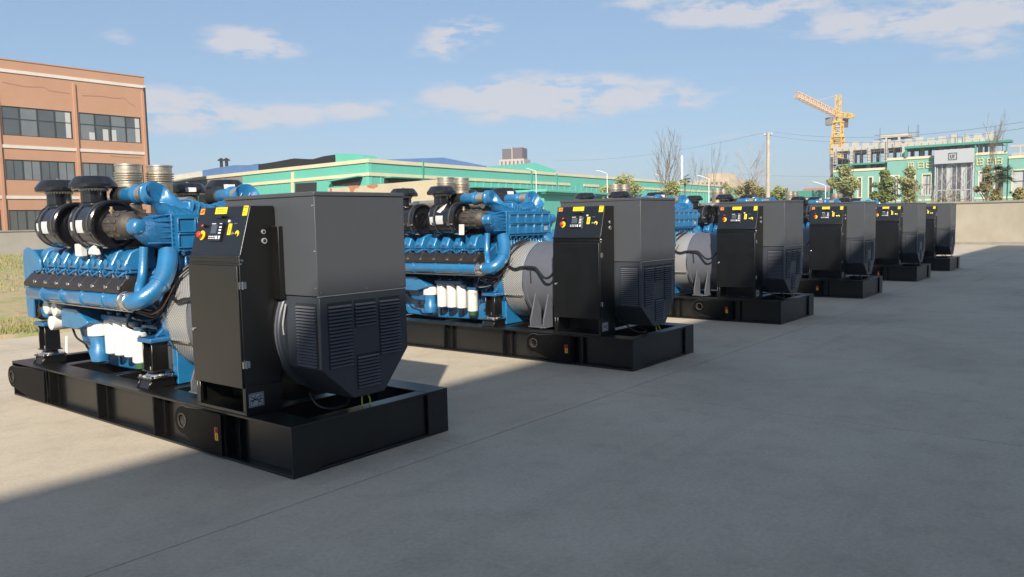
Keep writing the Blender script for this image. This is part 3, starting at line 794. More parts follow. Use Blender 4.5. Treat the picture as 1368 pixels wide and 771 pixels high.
    dr = obj('door', MB().box(-.020, -.001, y0 + .012, y1 - .008, .735, 1.885), 'panel', cb, bevel=.005)
    obj('lock', MB().lathe([(.018, 0), (.018, -.014), (.008, -.02)], (-.020, y1 - .055, 1.25), 'x', 12), 'chrome', dr)
    for z in (1.70, .96):
        obj('hinge', MB().box(-.016, .02, y0 - .011, y0 - .001, z - .032, z + .032).box(.026, .058, y0 - .011, y0 - .001, z - .032, z + .032).cyl((.023, y0 - .008, 0), .008, z - .036, z + .036, 'z', 8), 'chrome', cb)
    obj('drip_lip', MB().box(-.014, -.001, y0 + .004, y1 - .004, 1.905, 1.918).box(-.020, .0, y0, y1, 1.955, 1.972), 'panel', cb, bevel=.003, seg=1)
    sm = MB()
    for x, z in ((.03, 1.93), (.012, 1.90)): sm.cyl((x, y0 - .012, z), .010, 0, .012, 'y', 8)
    obj('side_bolts', sm, 'chrome', cb)
    for x, z, r in ((.27, 2.19, .021), (.275, 2.105, .027)):
        k = MB().lathe([(r, y0 - .012), (r, y0 - .001)], (x, 0, z), 'y', 16).use('dark'); k.lathe([(r * .68, y0 - .0135), (r * .68, y0 - .0125)], (x, 0, z), 'y', 16)
        k.mats = ['tag', 'dark']; k.mi = [0] * (16 + 2) + [1] * (16 + 2)
        obj('grommet', k, None, cb)
    # name plate with its diagram
    np_ = MB().use('paper').box(.03, .19, y0 - .004, y0 - .001, .55, .68).use('ink').box(.036, .184, y0 - .0048, y0 - .0041, .556, .674)
    np_.use('paper').box(.041, .179, y0 - .0054, y0 - .0049, .561, .669)
    np_.use('ink')
    for a, b, c, d in ((.05, .60, .17, .655), (.05, .65, .17, .575), (.06, .575, .10, .655), (.12, .57, .165, .64), (.045, .615, .175, .615)):
        x_, z_, X_, Z_ = a, b, c, d; dx, dz = X_ - x_, Z_ - z_; l_ = math.hypot(dx, dz); nx_, nz_ = -dz / l_ * .004, dx / l_ * .004
        np_.add([(x_ - nx_, y0 - .0058, z_ - nz_), (X_ - nx_, y0 - .0058, Z_ - nz_), (X_ + nx_, y0 - .0058, Z_ + nz_), (x_ + nx_, y0 - .0058, z_ + nz_)], [(0, 1, 2, 3)])
    obj('wiring_plate', np_, None, cb)
    # things on the slanted face, u: 0 at the far (left) edge .. 1 near edge, v: 0 bottom .. 1 top
    A = Vector((.015, y1, 1.985)); U = Vector((0, y0 - y1, 0)); V = Vector((.13, 0, .45)); N = Vector((-.45, 0, .13)).normalized()
    Un = U.normalized(); Vn = V.normalized()
    def on(u, v, h): return A + U * u + V * v + N * h
    def slab(mb, u, v, w_, h_, t0, t1):
        P = []
        for t in (t0, t1):
            for a, b in ((-1, -1), (1, -1), (1, 1), (-1, 1)): P.append(on(u, v, t) + Un * (a * w_ / 2) + Vn * (b * h_ / 2))
        return mb.add([p[:] for p in P], [(0, 1, 2, 3), (7, 6, 5, 4), (0, 4, 5, 1), (1, 5, 6, 2), (2, 6, 7, 3), (3, 7, 4, 0)])
    def disc(mb, u, v, prof, n=18):
        vs = []; c = on(u, v, 0)
        for r, t in prof:
            for k in range(n): a = 2 * PI * k / n; vs.append((c + Un * r * math.cos(a) + Vn * r * math.sin(a) + N * t)[:])
        fs = [(j * n + i, j * n + (i + 1) % n, (j + 1) * n + (i + 1) % n, (j + 1) * n + i) for j in range(len(prof) - 1) for i in range(n)]
        fs.append(tuple((len(prof) - 1) * n + i for i in range(n)))
        return mb.add(vs, fs)
    s = MB().use('orange'); slab(s, .075, .915, .075, .06, .001, .003); s.use('ink'); slab(s, .09, .93, .035, .012, .0031, .0036); slab(s, .07, .90, .04, .008, .0031, .0036)
    obj('orange_label', s, None, cb)
    s = MB().use('yellow'); slab(s, .46, .92, .20, .065, .001, .003); s.use('ink')
    for k, (a, b) in enumerate(((.40, .03), (.44, .02), (.48, .04), (.53, .02))): slab(s, a, .95, b, .006, .0031, .0035); slab(s, a + .01, .90, b, .005, .0031, .0035)
    obj('yellow_label', s, None, cb)
    s = MB().use('yellow'); slab(s, .935, .90, .075, .095, .001, .003); s.use('ink'); slab(s, .935, .97, .06, .008, .0031, .0035); slab(s, .92, .88, .03, .006, .0031, .0035)
    obj('yellow_label', s, None, cb)
    s = MB().use('plastic'); slab(s, .47, .78, .12, .022, .001, .022); disc(s, .55, .79, [(.016, .02), (.016, .04), (.010, .044)]); obj('lamp_hood', s, None, cb)
    s = MB().use('red'); disc(s, .16, .60, [(.014, .001), (.014, .018), (.009, .023)]); s.use('plastic'); disc(s, .21, .60, [(.014, .001), (.014, .028), (.009, .03)]); obj('indicator', s, None, cb)
    s = MB().use('yellow'); disc(s, .17, .40, [(.048, .001), (.048, .006)]); obj('stop_collar', s, None, cb)
    s = MB().use('red'); disc(s, .17, .40, [(.016, .006), (.016, .03), (.029, .032), (.031, .045), (.022, .055), (.008, .058)]); obj('stop_button', s, None, cb)
    s = MB().use('plastic'); slab(s, .46, .46, .20, .18, .001, .018); s.use('screen'); slab(s, .42, .52, .095, .085, .0181, .0195); s.use('offwhite')
    for a in (.355, .39, .425, .46):
        slab(s, a, .365, .018, .010, .0181, .021); slab(s, a, .325, .018, .008, .0181, .021)
    for a in (.50, .555): slab(s, a, .345, .024, .032, .0181, .021); 
    for b in (.44, .50, .56): slab(s, .545, b, .040, .014, .0181, .020)
    slab(s, .40, .635, .07, .007, .0181, .0192); slab(s, .54, .635, .04, .007, .0181, .0192)
    obj('display_unit', s, None, cb)
    s = MB().use('yellow'); slab(s, .705, .52, .052, .11, .001, .006); s.use('offwhite'); slab(s, .67, .69, .026, .022, .001, .01); s.use('ink'); slab(s, .705, .50, .01, .06, .0061, .0066); obj('lockout_tag', s, None, cb)
    s = MB().use('chrome'); disc(s, .80, .43, [(.016, .001), (.016, .02), (.008, .024)]); obj('key_switch', s, None, cb); s = MB().use('chrome'); slab(s, .80, .64, .05, .006, .001, .004); obj('switch_caption', s, None, cb); s = MB().use('yellow'); disc(s, .865, .43, [(.030, .001), (.030, .005)]); s.use('panel'); disc(s, .86, .40, [(.017, .0055), (.017, .0075)]); obj('switch_tag', s, None, cb)

    # ---- engine
    blk = obj('engine_block', MB().prism([(.64, .82), (1.40, .82), (1.42, 1.2), (1.72, 1.50), (1.80, 1.70), (1.45, 1.93), (.62, 1.93), (.26, 1.70), (.34, 1.50), (.64, 1.2)], 'y', 2.96, 5.5), 'cast_blue', T, bevel=.02)
    d = MB()
    rr = random.Random(11)
    for k in range(16):
        y = 3.0 + k * .158
        d.box(.60, .645, y, y + .10, .86, 1.14)
        d.cyl((.60, y + .05, .90), .016, -.02, .0, 'x', 6)
    for k in range(22):
        y = 3.0 + rr.random() * 2.4; z = .88 + rr.random() * .4; a = .03 + rr.random() * .06
        d.box(.53, .64, y, y + a * 1.4, z, z + a)
    for k in range(8):
        y = 3.1 + k * .30
        d.tube([(.60, y, 1.22), (.50, y + .03, 1.28), (.40, y + .05, 1.42)], .022, 6)
    obj('block_ribs', d, 'cast_blue', blk, bevel=.006, seg=1)
    pan = MB().prism([(3.0, .83), (3.0, .50), (4.6, .47), (5.30, .50), (5.45, .70), (5.45, .83)], 'x', .60, 1.42)
    op = obj('oil_pan', pan, 'blue', T, bevel=.02)
    d = MB().box(.575, 1.445, 2.98, 5.47, .815, .84)
    for k in range(14): d.cyl((.578, 3.05 + k * .18, .8275), .013, -.012, 0, 'x', 6)
    for k in range(4): d.box(.588, .602, 3.3 + k * .55, 3.315 + k * .55, .52, .81)
    obj('pan_flange', d, 'cast_blue', op, bevel=.003, seg=1)
    fw_ = obj('flywheel_housing', MB().lathe([(.60, 2.715), (.655, 2.72), (.655, 2.80), (.60, 2.97), (.45, 2.975)], (1, 0, 1.22), 'y', 40).box(.45, 1.55, 2.73, 2.95, .47, .9), 'blue', T, bevel=.01)
    d = MB()
    for k in range(24): a = 2 * PI * k / 24; d.cyl((1 + .635 * math.cos(a), 2.715, 1.22 + .635 * math.sin(a)), .012, -.015, 0, 'y', 6)
    obj('flange_bolts', d, 'chrome', fw_)
    # both banks: rocker covers, covers, manifolds, filters only on the near side
    CX = 1.03
    for sx in (0, 1):
        X = (lambda v: v) if sx == 0 else (lambda v: 2 * CX - v)
        for k in range(8):
            y = 3.06 + k * .317
            pr = [(X(a), b) for a, b in ((.10, 1.77), (.085, 1.84), (.17, 1.99), (.27, 2.03), (.44, 2.03), (.46, 1.77))]
            hm_ = MB().prism(pr, 'y', y, y + .25)
            cyy = y + .125     # pinch the outer end so each cover is a faceted dome
            hm_.v = [((vx, cyy + (vy - cyy) * (.62 if (vz > 1.95 and abs(vx - X(.10)) < .12) else (.80 if abs(vx - X(.10)) < .10 else 1)), vz)) for vx, vy, vz in hm_.v]
            hd = obj('rocker_cover', hm_, 'blue', T, bevel=.022, seg=2)
            e = MB(); e.lathe([(.045, 0), (.045, -.028 if sx == 0 else .028), (.03, -.038 if sx == 0 else .038)], (X(.10), y + .125, 1.86), 'x', 12)
            obj('filler_boss', e, 'blue', hd)
            f = MB()
            f.box(min(X(.12), X(.44)), max(X(.12), X(.44)), y - .012, y + .262, 1.745, 1.768)
            sg = 1 if sx == 0 else -1
            for q in (0, .085, .17, .25):
                f.cyl((X(.105), y + q, 1.75), .016, -.022 if sx == 0 else 0, 0 if sx == 0 else .022, 'x', 6)
                f.cyl((X(.14), y + q, 0), .014, 1.768, 1.79, 'z', 6)
            f.tube([(X(.12), y + .02, 1.77), (X(.05), y + .06, 1.72), (X(.07), y + .14, 1.69)], .014, 6)
            f.tube([(X(.12), y + .22, 1.77), (X(.06), y + .17, 1.735), (X(.05), y + .09, 1.70)], .012, 6)
            f.box(min(X(.10), X(.3)), max(X(.10), X(.3)), y + .03, y + .22, 1.70, 1.745)
            obj('cover_fittings', f, 'cast_blue', hd, bevel=.004, seg=1)
        # dark cover strip in eight pieces
        for k in range(8):
            y = 2.98 + k * .325
            pr = [(X(a), b) for a, b in ((-.045, 1.535), (-.05, 1.585), (.055, 1.70), (.20, 1.715), (.20, 1.535))]
            c = obj('side_cover', MB().prism(pr, 'y', y + .0015, y + .3235), 'rail', T, bevel=.008)
            f = MB()
            for (x_, z_) in ((X(-.03), 1.60), (X(.075), 1.708)):
                f.lathe([(.019, -.02), (.019, .018), (.008, .026)], (x_, y + .01, z_), 'z', 8)
            f.lathe([(.008, -.01), (.008, .008)], (X(-.035), y + .17, 1.565), 'z', 6)
            obj('cover_bolt', f, 'chrome', c)
        # charge manifold
        mf = obj('charge_manifold', MB().lathe([(.07, 5.50), (.09, 5.48), (.092, 2.90), (.075, 2.84)], (X(.02), 0, 1.45), 'y', 24), 'blue', T, smooth=50)
        d = MB()
        for y in (3.35, 3.9, 4.45, 5.0):
            d.lathe([(.095, y - .02), (.105, y - .015), (.105, y + .015), (.095, y + .02)], (X(.02), 0, 1.45), 'y', 20)
            d.tube([(X(.04), y + .1, 1.45), (X(.20), y + .06, 1.50), (X(.34), y, 1.62)], .05, 10)
        d.box(min(X(-.02), X(.2)), max(X(-.02), X(.2)), 2.95, 5.45, 1.505, 1.533)
        obj('manifold_branch', d, 'blue', mf, smooth=50)
        obj('clamp_sleeve', MB().lathe([(.096, 2.98), (.108, 2.97), (.108, 2.945), (.10, 2.94), (.10, 2.86), (.108, 2.855), (.108, 2.83), (.096, 2.82)], (X(.02), 0, 1.45), 'y', 24), 'chrome', T, smooth=50)
        # fat elbow from the cooler down to the manifold
        el_ = obj('charge_elbow', MB().tube([(X(.02), 2.86, 1.45), (X(.02), 2.75, 1.455), (X(.06), 2.64, 1.49), (X(.18), 2.60, 1.58), (X(.29), 2.62, 1.70), (X(.37), 2.68, 1.83), (X(.44), 2.76, 1.97)], [.09, .098, .10, .102, .105, .108, .110], 20), 'blue', T, smooth=60)
        obj('elbow_band', MB().tube([(X(.225), 2.608, 1.625), (X(.25), 2.612, 1.65)], [.118, .118], 20, smooth=False), 'blue', el_, smooth=50)
        obj('coolant_pipe', MB().tube([(X(.26), 2.95, 2.04), (X(.24), 2.95, 1.86), (X(.20), 2.92, 1.70), (X(.12), 2.84, 1.58), (X(.10), 2.80, 1.5)], .052, 14), 'blue', T, smooth=60)
        # steel pipe under the manifold
        obj('steel_pipe', MB().tube([(X(.06), 2.9, 1.335), (X(.06), 4.2, 1.335), (X(.08), 5.3, 1.34)], .014, 6, smooth=False), 'steel', T)
        # air cleaner drums with rain caps
        for yy in (3.40, 4.36):
            dm = MB()
            dx, dz = X(.17), 2.30
            dm.lathe([(.0, yy + .62), (.24, yy + .62), (.272, yy + .60), (.272, yy + .585), (.262, yy + .575), (.262, yy + .20), (.272, yy + .19), (.272, yy + .05), (.282, yy + .045), (.282, yy + .01), (.270, yy), (.245, yy), (.235, yy + .03), (.16, yy + .045), (.15, yy + .02), (.10, yy + .02), (.09, yy + .05), (.0, yy + .05)], (dx, 0, dz), 'y', 48, cap=False)
            dr_ = obj('air_cleaner', dm, 'plastic', T, smooth=32)
            for q in (.09, .44):
                obj('band_clamp', MB().lathe([(.270, yy + q), (.279, yy + q), (.279, yy + q + .03), (.270, yy + q + .03)], (dx, 0, dz), 'y', 48, cap=False).box(dx - .30, dx - .26, yy + q - .005, yy + q + .035, dz - .12, dz - .06), 'clamp', dr_, smooth=32)
            # paper labels bent round the drum
            for (q0, q1, a0, a1) in ((.25, .42, 12, -20), (.475, .56, 8, -22)):
                vs = []; n = 8
                for k in range(n + 1):
                    a = R(a0 + (a1 - a0) * k / n)
                    for y_ in (yy + q0, yy + q1):
                        rr2 = .2645
                        vs.append((dx - sg * rr2 * math.cos(a), y_, dz + rr2 * math.sin(a)))
                obj('paper_label', MB().add(vs, [(2 * k, 2 * k + 1, 2 * k + 3, 2 * k + 2) for k in range(n)]), 'paper', dr_)
            hk = MB()
            for a in (200, 250, 290, 340): 
                hk.box(dx + .275 * math.cos(R(a)) - .012, dx + .275 * math.cos(R(a)) + .012, yy + .02, yy + .12, dz + .275 * math.sin(R(a)) - .012, dz + .275 * math.sin(R(a)) + .012)
            obj('latch', hk, 'chrome', dr_)
            cy = yy + .50
            obj('intake_neck', MB().lathe([(.165, 2.47), (.158, 2.55), (.14, 2.565), (.14, 2.705), (.12, 2.71)], (dx, cy, 0), 'z', 28), 'plastic', dr_, smooth=35)
            n_s = MB()
            for k in range(30):
                a = 2 * PI * k / 30; n_s.box(dx + .15 * math.cos(a) - .006, dx + .15 * math.cos(a) + .006, cy + .15 * math.sin(a) - .006, cy + .15 * math.sin(a) + .006, 2.695, 2.722)
            obj('intake_screen', n_s, 'offwhite', dr_)
            cp = obj('rain_cap', MB().lathe([(.12, 2.725), (.245, 2.720), (.258, 2.728), (.262, 2.745), (.260, 2.775), (.250, 2.79), (.200, 2.855), (.185, 2.866), (.165, 2.869), (.02, 2.872)], (dx, cy, 0), 'z', 40), 'plastic', T, smooth=14)
            obj('cap_bolt', MB().cyl((dx, cy, 0), .018, 2.872, 2.89, 'z', 8), 'chrome', cp)
            if sx == 1:
                a = R(250); c_, s_ = math.cos(a), math.sin(a); P = []
                for u_, z_ in ((-.07, 2.74), (.07, 2.74), (.07, 2.80), (-.07, 2.80)):
                    rr3 = .268 if z_ < 2.77 else .256
                    P.append((dx + c_ * rr3 - s_ * u_, cy + s_ * rr3 + c_ * u_, z_))
                obj('paper_label', MB().add(P, [(0, 1, 2, 3)]), 'paper', cp)
        # compressor volute in front of the near drum
        vo = MB().lathe([(.05, 3.44), (.08, 3.41), (.12, 3.37), (.145, 3.28), (.152, 3.17), (.152, 3.06), (.145, 2.98), (.128, 2.92), (.095, 2.885), (.075, 2.87)], (X(.12), 0, 2.285), 'y', 32)
        cm = obj('turbo_compressor', vo, 'cast', T, smooth=40)
        rec = MB()
        for k in range(11):
            a = 2 * PI * k / 11; c_, s_ = math.cos(a), math.sin(a)
            for ya, yb in ((2.99, 3.09), (3.14, 3.26)):
                P = []
                for rr4 in (.145, .162):
                    for (u_, y_) in ((-.022, ya), (.022, ya), (.022, yb), (-.022, yb)): P.append((X(.12) + c_ * rr4 - s_ * u_, y_, 2.285 + s_ * rr4 + c_ * u_))
                rec.add(P, [(0, 1, 2, 3), (7, 6, 5, 4), (0, 4, 5, 1), (1, 5, 6, 2), (2, 6, 7, 3), (3, 7, 4, 0)])
        obj('volute_rib', rec, 'cast', cm, bevel=.006, seg=1)
        obj('brass_fitting', MB().cyl((X(.10), 3.33, 0), .016, 2.42, 2.50, 'z', 8).cyl((X(.10), 3.33, 0), .028, 2.44, 2.465, 'z', 6), 'bronze', cm)
        # cross pipe into the ribbed hood
        obj('charge_pipe', MB().lathe([(.088, 3.62), (.098, 3.60), (.094, 3.42), (.100, 3.36), (.116, 3.35), (.116, 3.30), (.104, 3.29), (.104, 3.25)], (X(.42), 0, 2.64), 'y', 24), 'blue', T, smooth=50)
        obj('steel_sleeve', MB().lathe([(.099, 3.25), (.099, 3.09)], (X(.42), 0, 2.64), 'y', 24), 'steel', T, smooth=50)
        obj('rubber_coupling', MB().lathe([(.09, 3.86), (.106, 3.82), (.106, 3.62), (.09, 3.61)], (X(.42), 0, 2.64), 'y', 20), 'rubber', T, smooth=50)
        hood = [((X(.42), 3.10, 2.64), (1, 0, 0), (0, 0, 1), .108, .108), ((X(.42), 3.07, 2.64), (1, 0, 0), (0, 0, 1), .132, .132), ((X(.42), 3.045, 2.64), (1, 0, 0), (0, 0, 1), .132, .132), ((X(.42), 3.04, 2.64), (1, 0, 0), (0, 0, 1), .118, .118),
                ((X(.435), 2.985, 2.642), (1, .1 * sg, 0), (0, .1, 1), .130, .132), ((X(.46), 2.93, 2.625), (1, .1 * sg, -.08 * sg), (0, .5, 1), .155, .15), ((X(.52), 2.90, 2.57), (1, 0, -.2 * sg), (0, 1, .6), .215, .155),
                ((X(.60), 2.89, 2.505), (1, 0, -.25 * sg), (0, 1, .2), .270, .165), ((X(.68), 2.89, 2.44), (1, 0, -.1 * sg), (0, 1, .05), .30, .175), ((X(.735), 2.89, 2.38), (1, 0, 0), (0, 1, 0), .305, .18)]
        hd_ = obj('ribbed_hood', MB().loft(hood, 28, 2.3), 'blue', T, smooth=70)
        rb = MB()
        for t in (235, 255, 275, 295, 315):
            pth = []
            for (c, U_, V_, ru, rv) in hood[6:]:
                U_ = Vector(U_).normalized(); V_ = Vector(V_).normalized(); a = R(t) if sx == 0 else R(180 - t)
                cu, cv = math.cos(a), math.sin(a); e_ = 2 / 2.3
                pth.append(Vector(c) + U_ * (ru * math.copysign(abs(cu) ** e_, cu)) + V_ * (rv * math.copysign(abs(cv) ** e_, cv)))
            rb.tube(pth, .011, 6)
        for t in (20, 45, 70, 100, 130):
            pth = []
            for (c, U_, V_, ru, rv) in hood[6:]:
                U_ = Vector(U_).normalized(); V_ = Vector(V_).normalized(); a = R(t) if sx == 0 else R(180 - t)
                cu, cv = math.cos(a), math.sin(a); e_ = 2 / 2.3
                pth.append(Vector(c) + U_ * (ru * math.copysign(abs(cu) ** e_, cu)) + V_ * (rv * math.copysign(abs(cv) ** e_, cv)))
            rb.tube(pth, .011, 6)
        obj('hood_rib', rb, 'blue', hd_, smooth=70)
        # rounded end tank of the charge cooler
        et = [((X(.46), 2.89, 2.20), (0, 1, 0), (0, 0, 1), .19, .185), ((X(.38), 2.89, 2.20), (0, 1, 0), (0, 0, 1), .185, .18), ((X(.28), 2.88, 2.205), (0, 1, 0), (0, 0, 1), .165, .16), ((X(.20), 2.86, 2.22), (0, 1, 0), (0, 0, 1), .13, .125), ((X(.13), 2.85, 2.24), (0, 1, 0), (0, 0, 1), .085, .09), ((X(.10), 2.85, 2.25), (0, 1, 0), (0, 0, 1), .05, .05)]
        tk = obj('end_tank', MB().loft(et, 28, 3.2), 'cast_blue', T, smooth=60)
        d = MB()
        for q in range(5):
            z = 2.08 + q * .06
            d.tube([(X(.455), 2.695, z), (X(.38), 2.708, z), (X(.29), 2.735, z), (X(.215), 2.775, z)], .011, 6)
        for q in range(6):
            y = 2.76 + q * .045
            d.tube([(X(.45), y, 2.388), (X(.38), y + .0, 2.381), (X(.28), y + .005, 2.362)], .011, 6)
        for q in range(9):
            d.cyl((X(.445), 2.705, 2.03 + q * .042), .011, -.012, .01, 'y', 6)
        obj('tank_rib', d, 'cast_blue', tk)
        obj('tank_nozzle', MB().lathe([(.02, 2.735), (.06, 2.74), (.082, 2.765), (.086, 2.80), (.086, 2.865), (.094, 2.87), (.094, 2.888), (.08, 2.89)], (X(.13), 0, 2.265), 'y', 22), 'blue', tk, smooth=60)
    # charge cooler box with panelled front
    ic = MB().box(.47, 1.70, 2.70, 3.16, 2.0, 2.385).box(.445, 1.725, 2.675, 2.70, 1.99, 2.40).box(.44, 1.73, 2.69, 3.18, 2.386, 2.402)
    co = obj('charge_cooler', ic, 'blue', T, bevel=.005)
    gx0, gx1 = .50, 1.67
    for r_ in range(2):
        z0 = 2.03 + r_ * .175
        for c in range(5):
            a = gx0 + (gx1 - gx0) * c / 5 + .02; b = gx0 + (gx1 - gx0) * (c + 1) / 5 - .02
            f = MB().box(a, b, 2.6705, 2.6745, z0, z0 + .14)
            f.box(a - .012, a, 2.650, 2.6748, z0 - .012, z0 + .152).box(b, b + .012, 2.650, 2.6748, z0 - .012, z0 + .152).box(a, b, 2.650, 2.6748, z0 - .012, z0).box(a, b, 2.650, 2.6748, z0 + .14, z0 + .152)
            obj('pressed_panel', f, 'blue', co, bevel=.003, seg=1)
    hc = obj('hood_bridge', MB().prism([(.70, 2.403), (.70, 2.56), (.85, 2.50), (1.03, 2.475), (1.21, 2.50), (1.36, 2.56), (1.36, 2.403)], 'y', 2.735, 3.05), 'blue', T, bevel=.03)
    d = MB()
    for k in range(9):
        x = .72 + k * .077; zz = 2.475 + abs(x - 1.03) * .26
        d.tube([(x, 2.722, 2.41), (x + (1.03 - x) * .1, 2.725, zz - .03), (x + (1.03 - x) * .12, 2.80, zz + .008), (x + (1.03 - x) * .12, 3.0, zz + .008)], .011, 6)
    obj('bridge_rib', d, 'blue', hc)
    d = MB()
    for k in range(26):
        x = .455 + k * .0503
        d.cyl((x, 2.72, 0), .010, 2.402, 2.414, 'z', 6); d.cyl((x, 2.672, 1.985), .010, -.02, .01, 'y', 6)
    for k in range(8): d.cyl((.452, 2.672, 2.02 + k * .05), .010, -.01, .0, 'y', 6)
    obj('flange_bolts', d, 'cast_blue', co)
    obj('type_plate', MB().box(1.52, 1.61, 2.664, 2.670, 2.06, 2.13), 'tag', co)
    # gear case under the cooler
    gc = obj('gear_case', MB().box(.50, 1.56, 2.76, 3.02, 1.58, 1.985), 'blue', T, bevel=.012)
    d = MB()
    for k in range(13):
        x = .53 + k * .08
        d.box(x, x + .022, 2.715, 2.7605, 1.60, 1.94)
        if k % 2 == 0: d.prism([(2.70, 1.93), (2.76, 1.93), (2.76, 1.99), (2.68, 1.99)], 'x', x + .03, x + .07)
    obj('case_rib', d, 'blue', gc, bevel=.004, seg=1)
    # exhaust
    for x in (.86, 1.27):
        pf = [(.15, 2.56), (.15, 2.82), (.160, 2.83), (.160, 2.84), (.15, 2.845)]
        z = 2.86
        for k in range(4): pf += [(.152, z), (.178, z + .006), (.178, z + .014), (.152, z + .02)]; z += .030
        pf += [(.155, 2.985), (.155, 3.045), (.168, 3.05), (.168, 3.068), (.15, 3.07), (.148, 3.02), (.148, 2.9)]
        ex = obj('exhaust_bellows', MB().lathe(pf, (x, 4.44, 0), 'z', 40), 'steel', T, smooth=32)
        obj('exhaust_collar', MB().lathe([(.153, 2.66), (.1535, 2.80)], (x, 4.44, 0), 'z', 40, cap=False), 'bronze', ex)
        obj('exhaust_pipe', MB().tube([(x, 4.44, 2.60), (x, 4.38, 2.40), (x, 4.2, 2.32), (x, 3.7, 2.30)], .13, 16), 'cast', T, smooth=60)
    obj('heat_shield', MB().box(.55, 1.5, 3.3, 5.2, 1.94, 2.28), 'cast', T, bevel=.03)
    for x in (.58, 1.50):
        obj('cross_duct', MB().tube([(x, 5.0, 2.56), (x, 4.1, 2.57)], .085, 16, smooth=False), 'steel', T, smooth=60)
    # vibration damper end: blue bracket plate
    bp = MB().prism([(.10, 1.14), (.06, 1.30), (.06, 1.92), (.12, 2.0), (.30, 2.0), (.55, 1.88), (1.5, 1.88), (1.76, 2.0), (1.94, 2.0), (2.0, 1.92), (2.0, 1.3), (1.96, 1.14)], 'y', 5.66, 5.70)
    bp.prism([(5.66, 2.0), (5.66, 1.75), (5.40, 1.75), (5.42, 1.86)], 'x', .07, .11)
    obj('end_bracket', bp, 'blue', T, bevel=.01)
    for a_, b_ in ((.055, .095), (1.965, 2.005)):
        obj('end_cover', MB().prism([(5.82, 1.10), (5.84, 1.90), (5.80, 2.0), (5.70, 2.03), (5.50, 1.99), (5.30, 1.88), (5.28, 1.74), (5.52, 1.72), (5.60, 1.60), (5.62, 1.10)], 'x', a_, b_), 'blue', T, bevel=.015)
    obj('damper', MB().lathe([(.34, 5.52), (.34, 5.60), (.2, 5.62), (.18, 5.86), (.05, 5.88)], (1.03, 0, 1.15), 'y', 32), 'blue', T, smooth=35)
    rh = obj('water_pump', MB().lathe([(.10, 5.95), (.15, 5.92), (.155, 5.84), (.13, 5.82), (.13, 5.55), (.10, 5.50)], (.28, 0, 1.19), 'y', 24), 'blue', T, smooth=35)
    obj('pump_inlet', MB().lathe([(.08, -.02), (.08, .0)], (.13, 5.72, 1.19), 'x', 18).lathe([(.11, .0), (.11, .05)], (.13, 5.72, 1.19), 'x', 18), 'cast', rh)
    for (y, z) in ((5.40, 1.245), (5.15, 1.235), (5.28, 1.045)):
        obj('white_cap', MB().lathe([(.07, .12), (.09, .13), (.095, .16), (.095, .38), (.09, .40)], (0, y, z), 'x', 20), 'white', T, smooth=35)
    cb_ = MB().prism([(5.08, 1.0), (5.08, 1.26), (4.62, 1.26), (4.34, 1.12), (4.34, 1.08), (4.62, 1.0)], 'x', .18, .50)
    oc = obj('oil_cooler', cb_, 'blue', T, bevel=.015)
    obj('cooler_lug', MB().prism([(5.0, .995), (4.9, .80), (4.6, .80), (4.5, .995)], 'x', .35, .55), 'cast_blue', oc, bevel=.02)
    obj('lower_hose', MB().tube([(.30, 5.05, .98), (.30, 4.95, .86), (.30, 4.72, .80), (.34, 4.7, .72), (.36, 4.45, .70)], .014, 6), 'hose', T)
    cu = obj('separator_filter', MB().lathe([(.105, .915), (.13, .925), (.13, 1.04), (.12, 1.065), (.03, 1.09), (.02, 1.115)], (.36, 4.44, 0), 'z', 28), 'white', T, smooth=30)
    obj('separator_bowl', MB().lathe([(.06, .56), (.11, .60), (.125, .74), (.10, .78), (.11, .912)], (.36, 4.44, 0), 'z', 24), 'blue', cu, smooth=40)
    fh_ = obj('filter_head', MB().box(.33, .62, 3.62, 4.30, 1.13, 1.20), 'cast_blue', T, bevel=.015)
    for y in (4.20, 3.96, 3.72):
        fo = obj('oil_filter', MB().lathe([(.072, .70), (.092, .715), (.092, 1.115), (.084, 1.128)], (.42, y, 0), 'z', 28), 'white', T, smooth=35)
        obj('filter_seam', MB().lathe([(.0925, 1.085), (.095, 1.09), (.095, 1.10), (.0925, 1.105)], (.42, y, 0), 'z', 28, cap=False), 'offwhite', fo)
        obj('filter_boss', MB().lathe([(.05, 1.20), (.05, 1.225), (.03, 1.235)], (.42, y, 0), 'z', 12), 'cast_blue', fh_)
    fo = obj('fuel_filter', MB().lathe([(.08, .665), (.092, .68), (.092, 1.02), (.07, 1.045)], (.38, 3.43, 0), 'z', 28), 'white', T, smooth=35)
    obj('drain_cup', MB().lathe([(.03, .58), (.065, .60), (.07, .662)], (.38, 3.43, 0), 'z', 18), 'green_cup', fo)
    obj('fuel_filter_head', MB().box(.34, .62, 3.33, 3.53, 1.047, 1.10).tube([(.4, 3.4, 1.09), (.36, 3.2, 1.12), (.42, 3.05, 1.10)], .024, 8), 'cast_blue', T, bevel=.008)
    # hoses and looms
    hs = MB()
    hs.tube([(.10, 2.96, 1.40), (.04, 3.0, 1.22), (.14, 3.1, 1.12), (.30, 2.9, 1.16), (.38, 2.8, 1.3)], .010, 6)
    hs.tube([(.20, 3.1, 1.34), (.27, 2.86, 1.30), (.325, 2.76, 1.40), (.40, 2.74, 1.57), (.52, 2.72, 1.72), (.68, 2.68, 1.84), (.88, 2.62, 1.91)], .020, 8)
    hs.tube([(.22, 3.15, 1.30), (.28, 2.84, 1.26), (.315, 2.70, 1.38), (.385, 2.66, 1.56), (.50, 2.62, 1.71), (.66, 2.56, 1.83), (.86, 2.50, 1.91)], .015, 8)
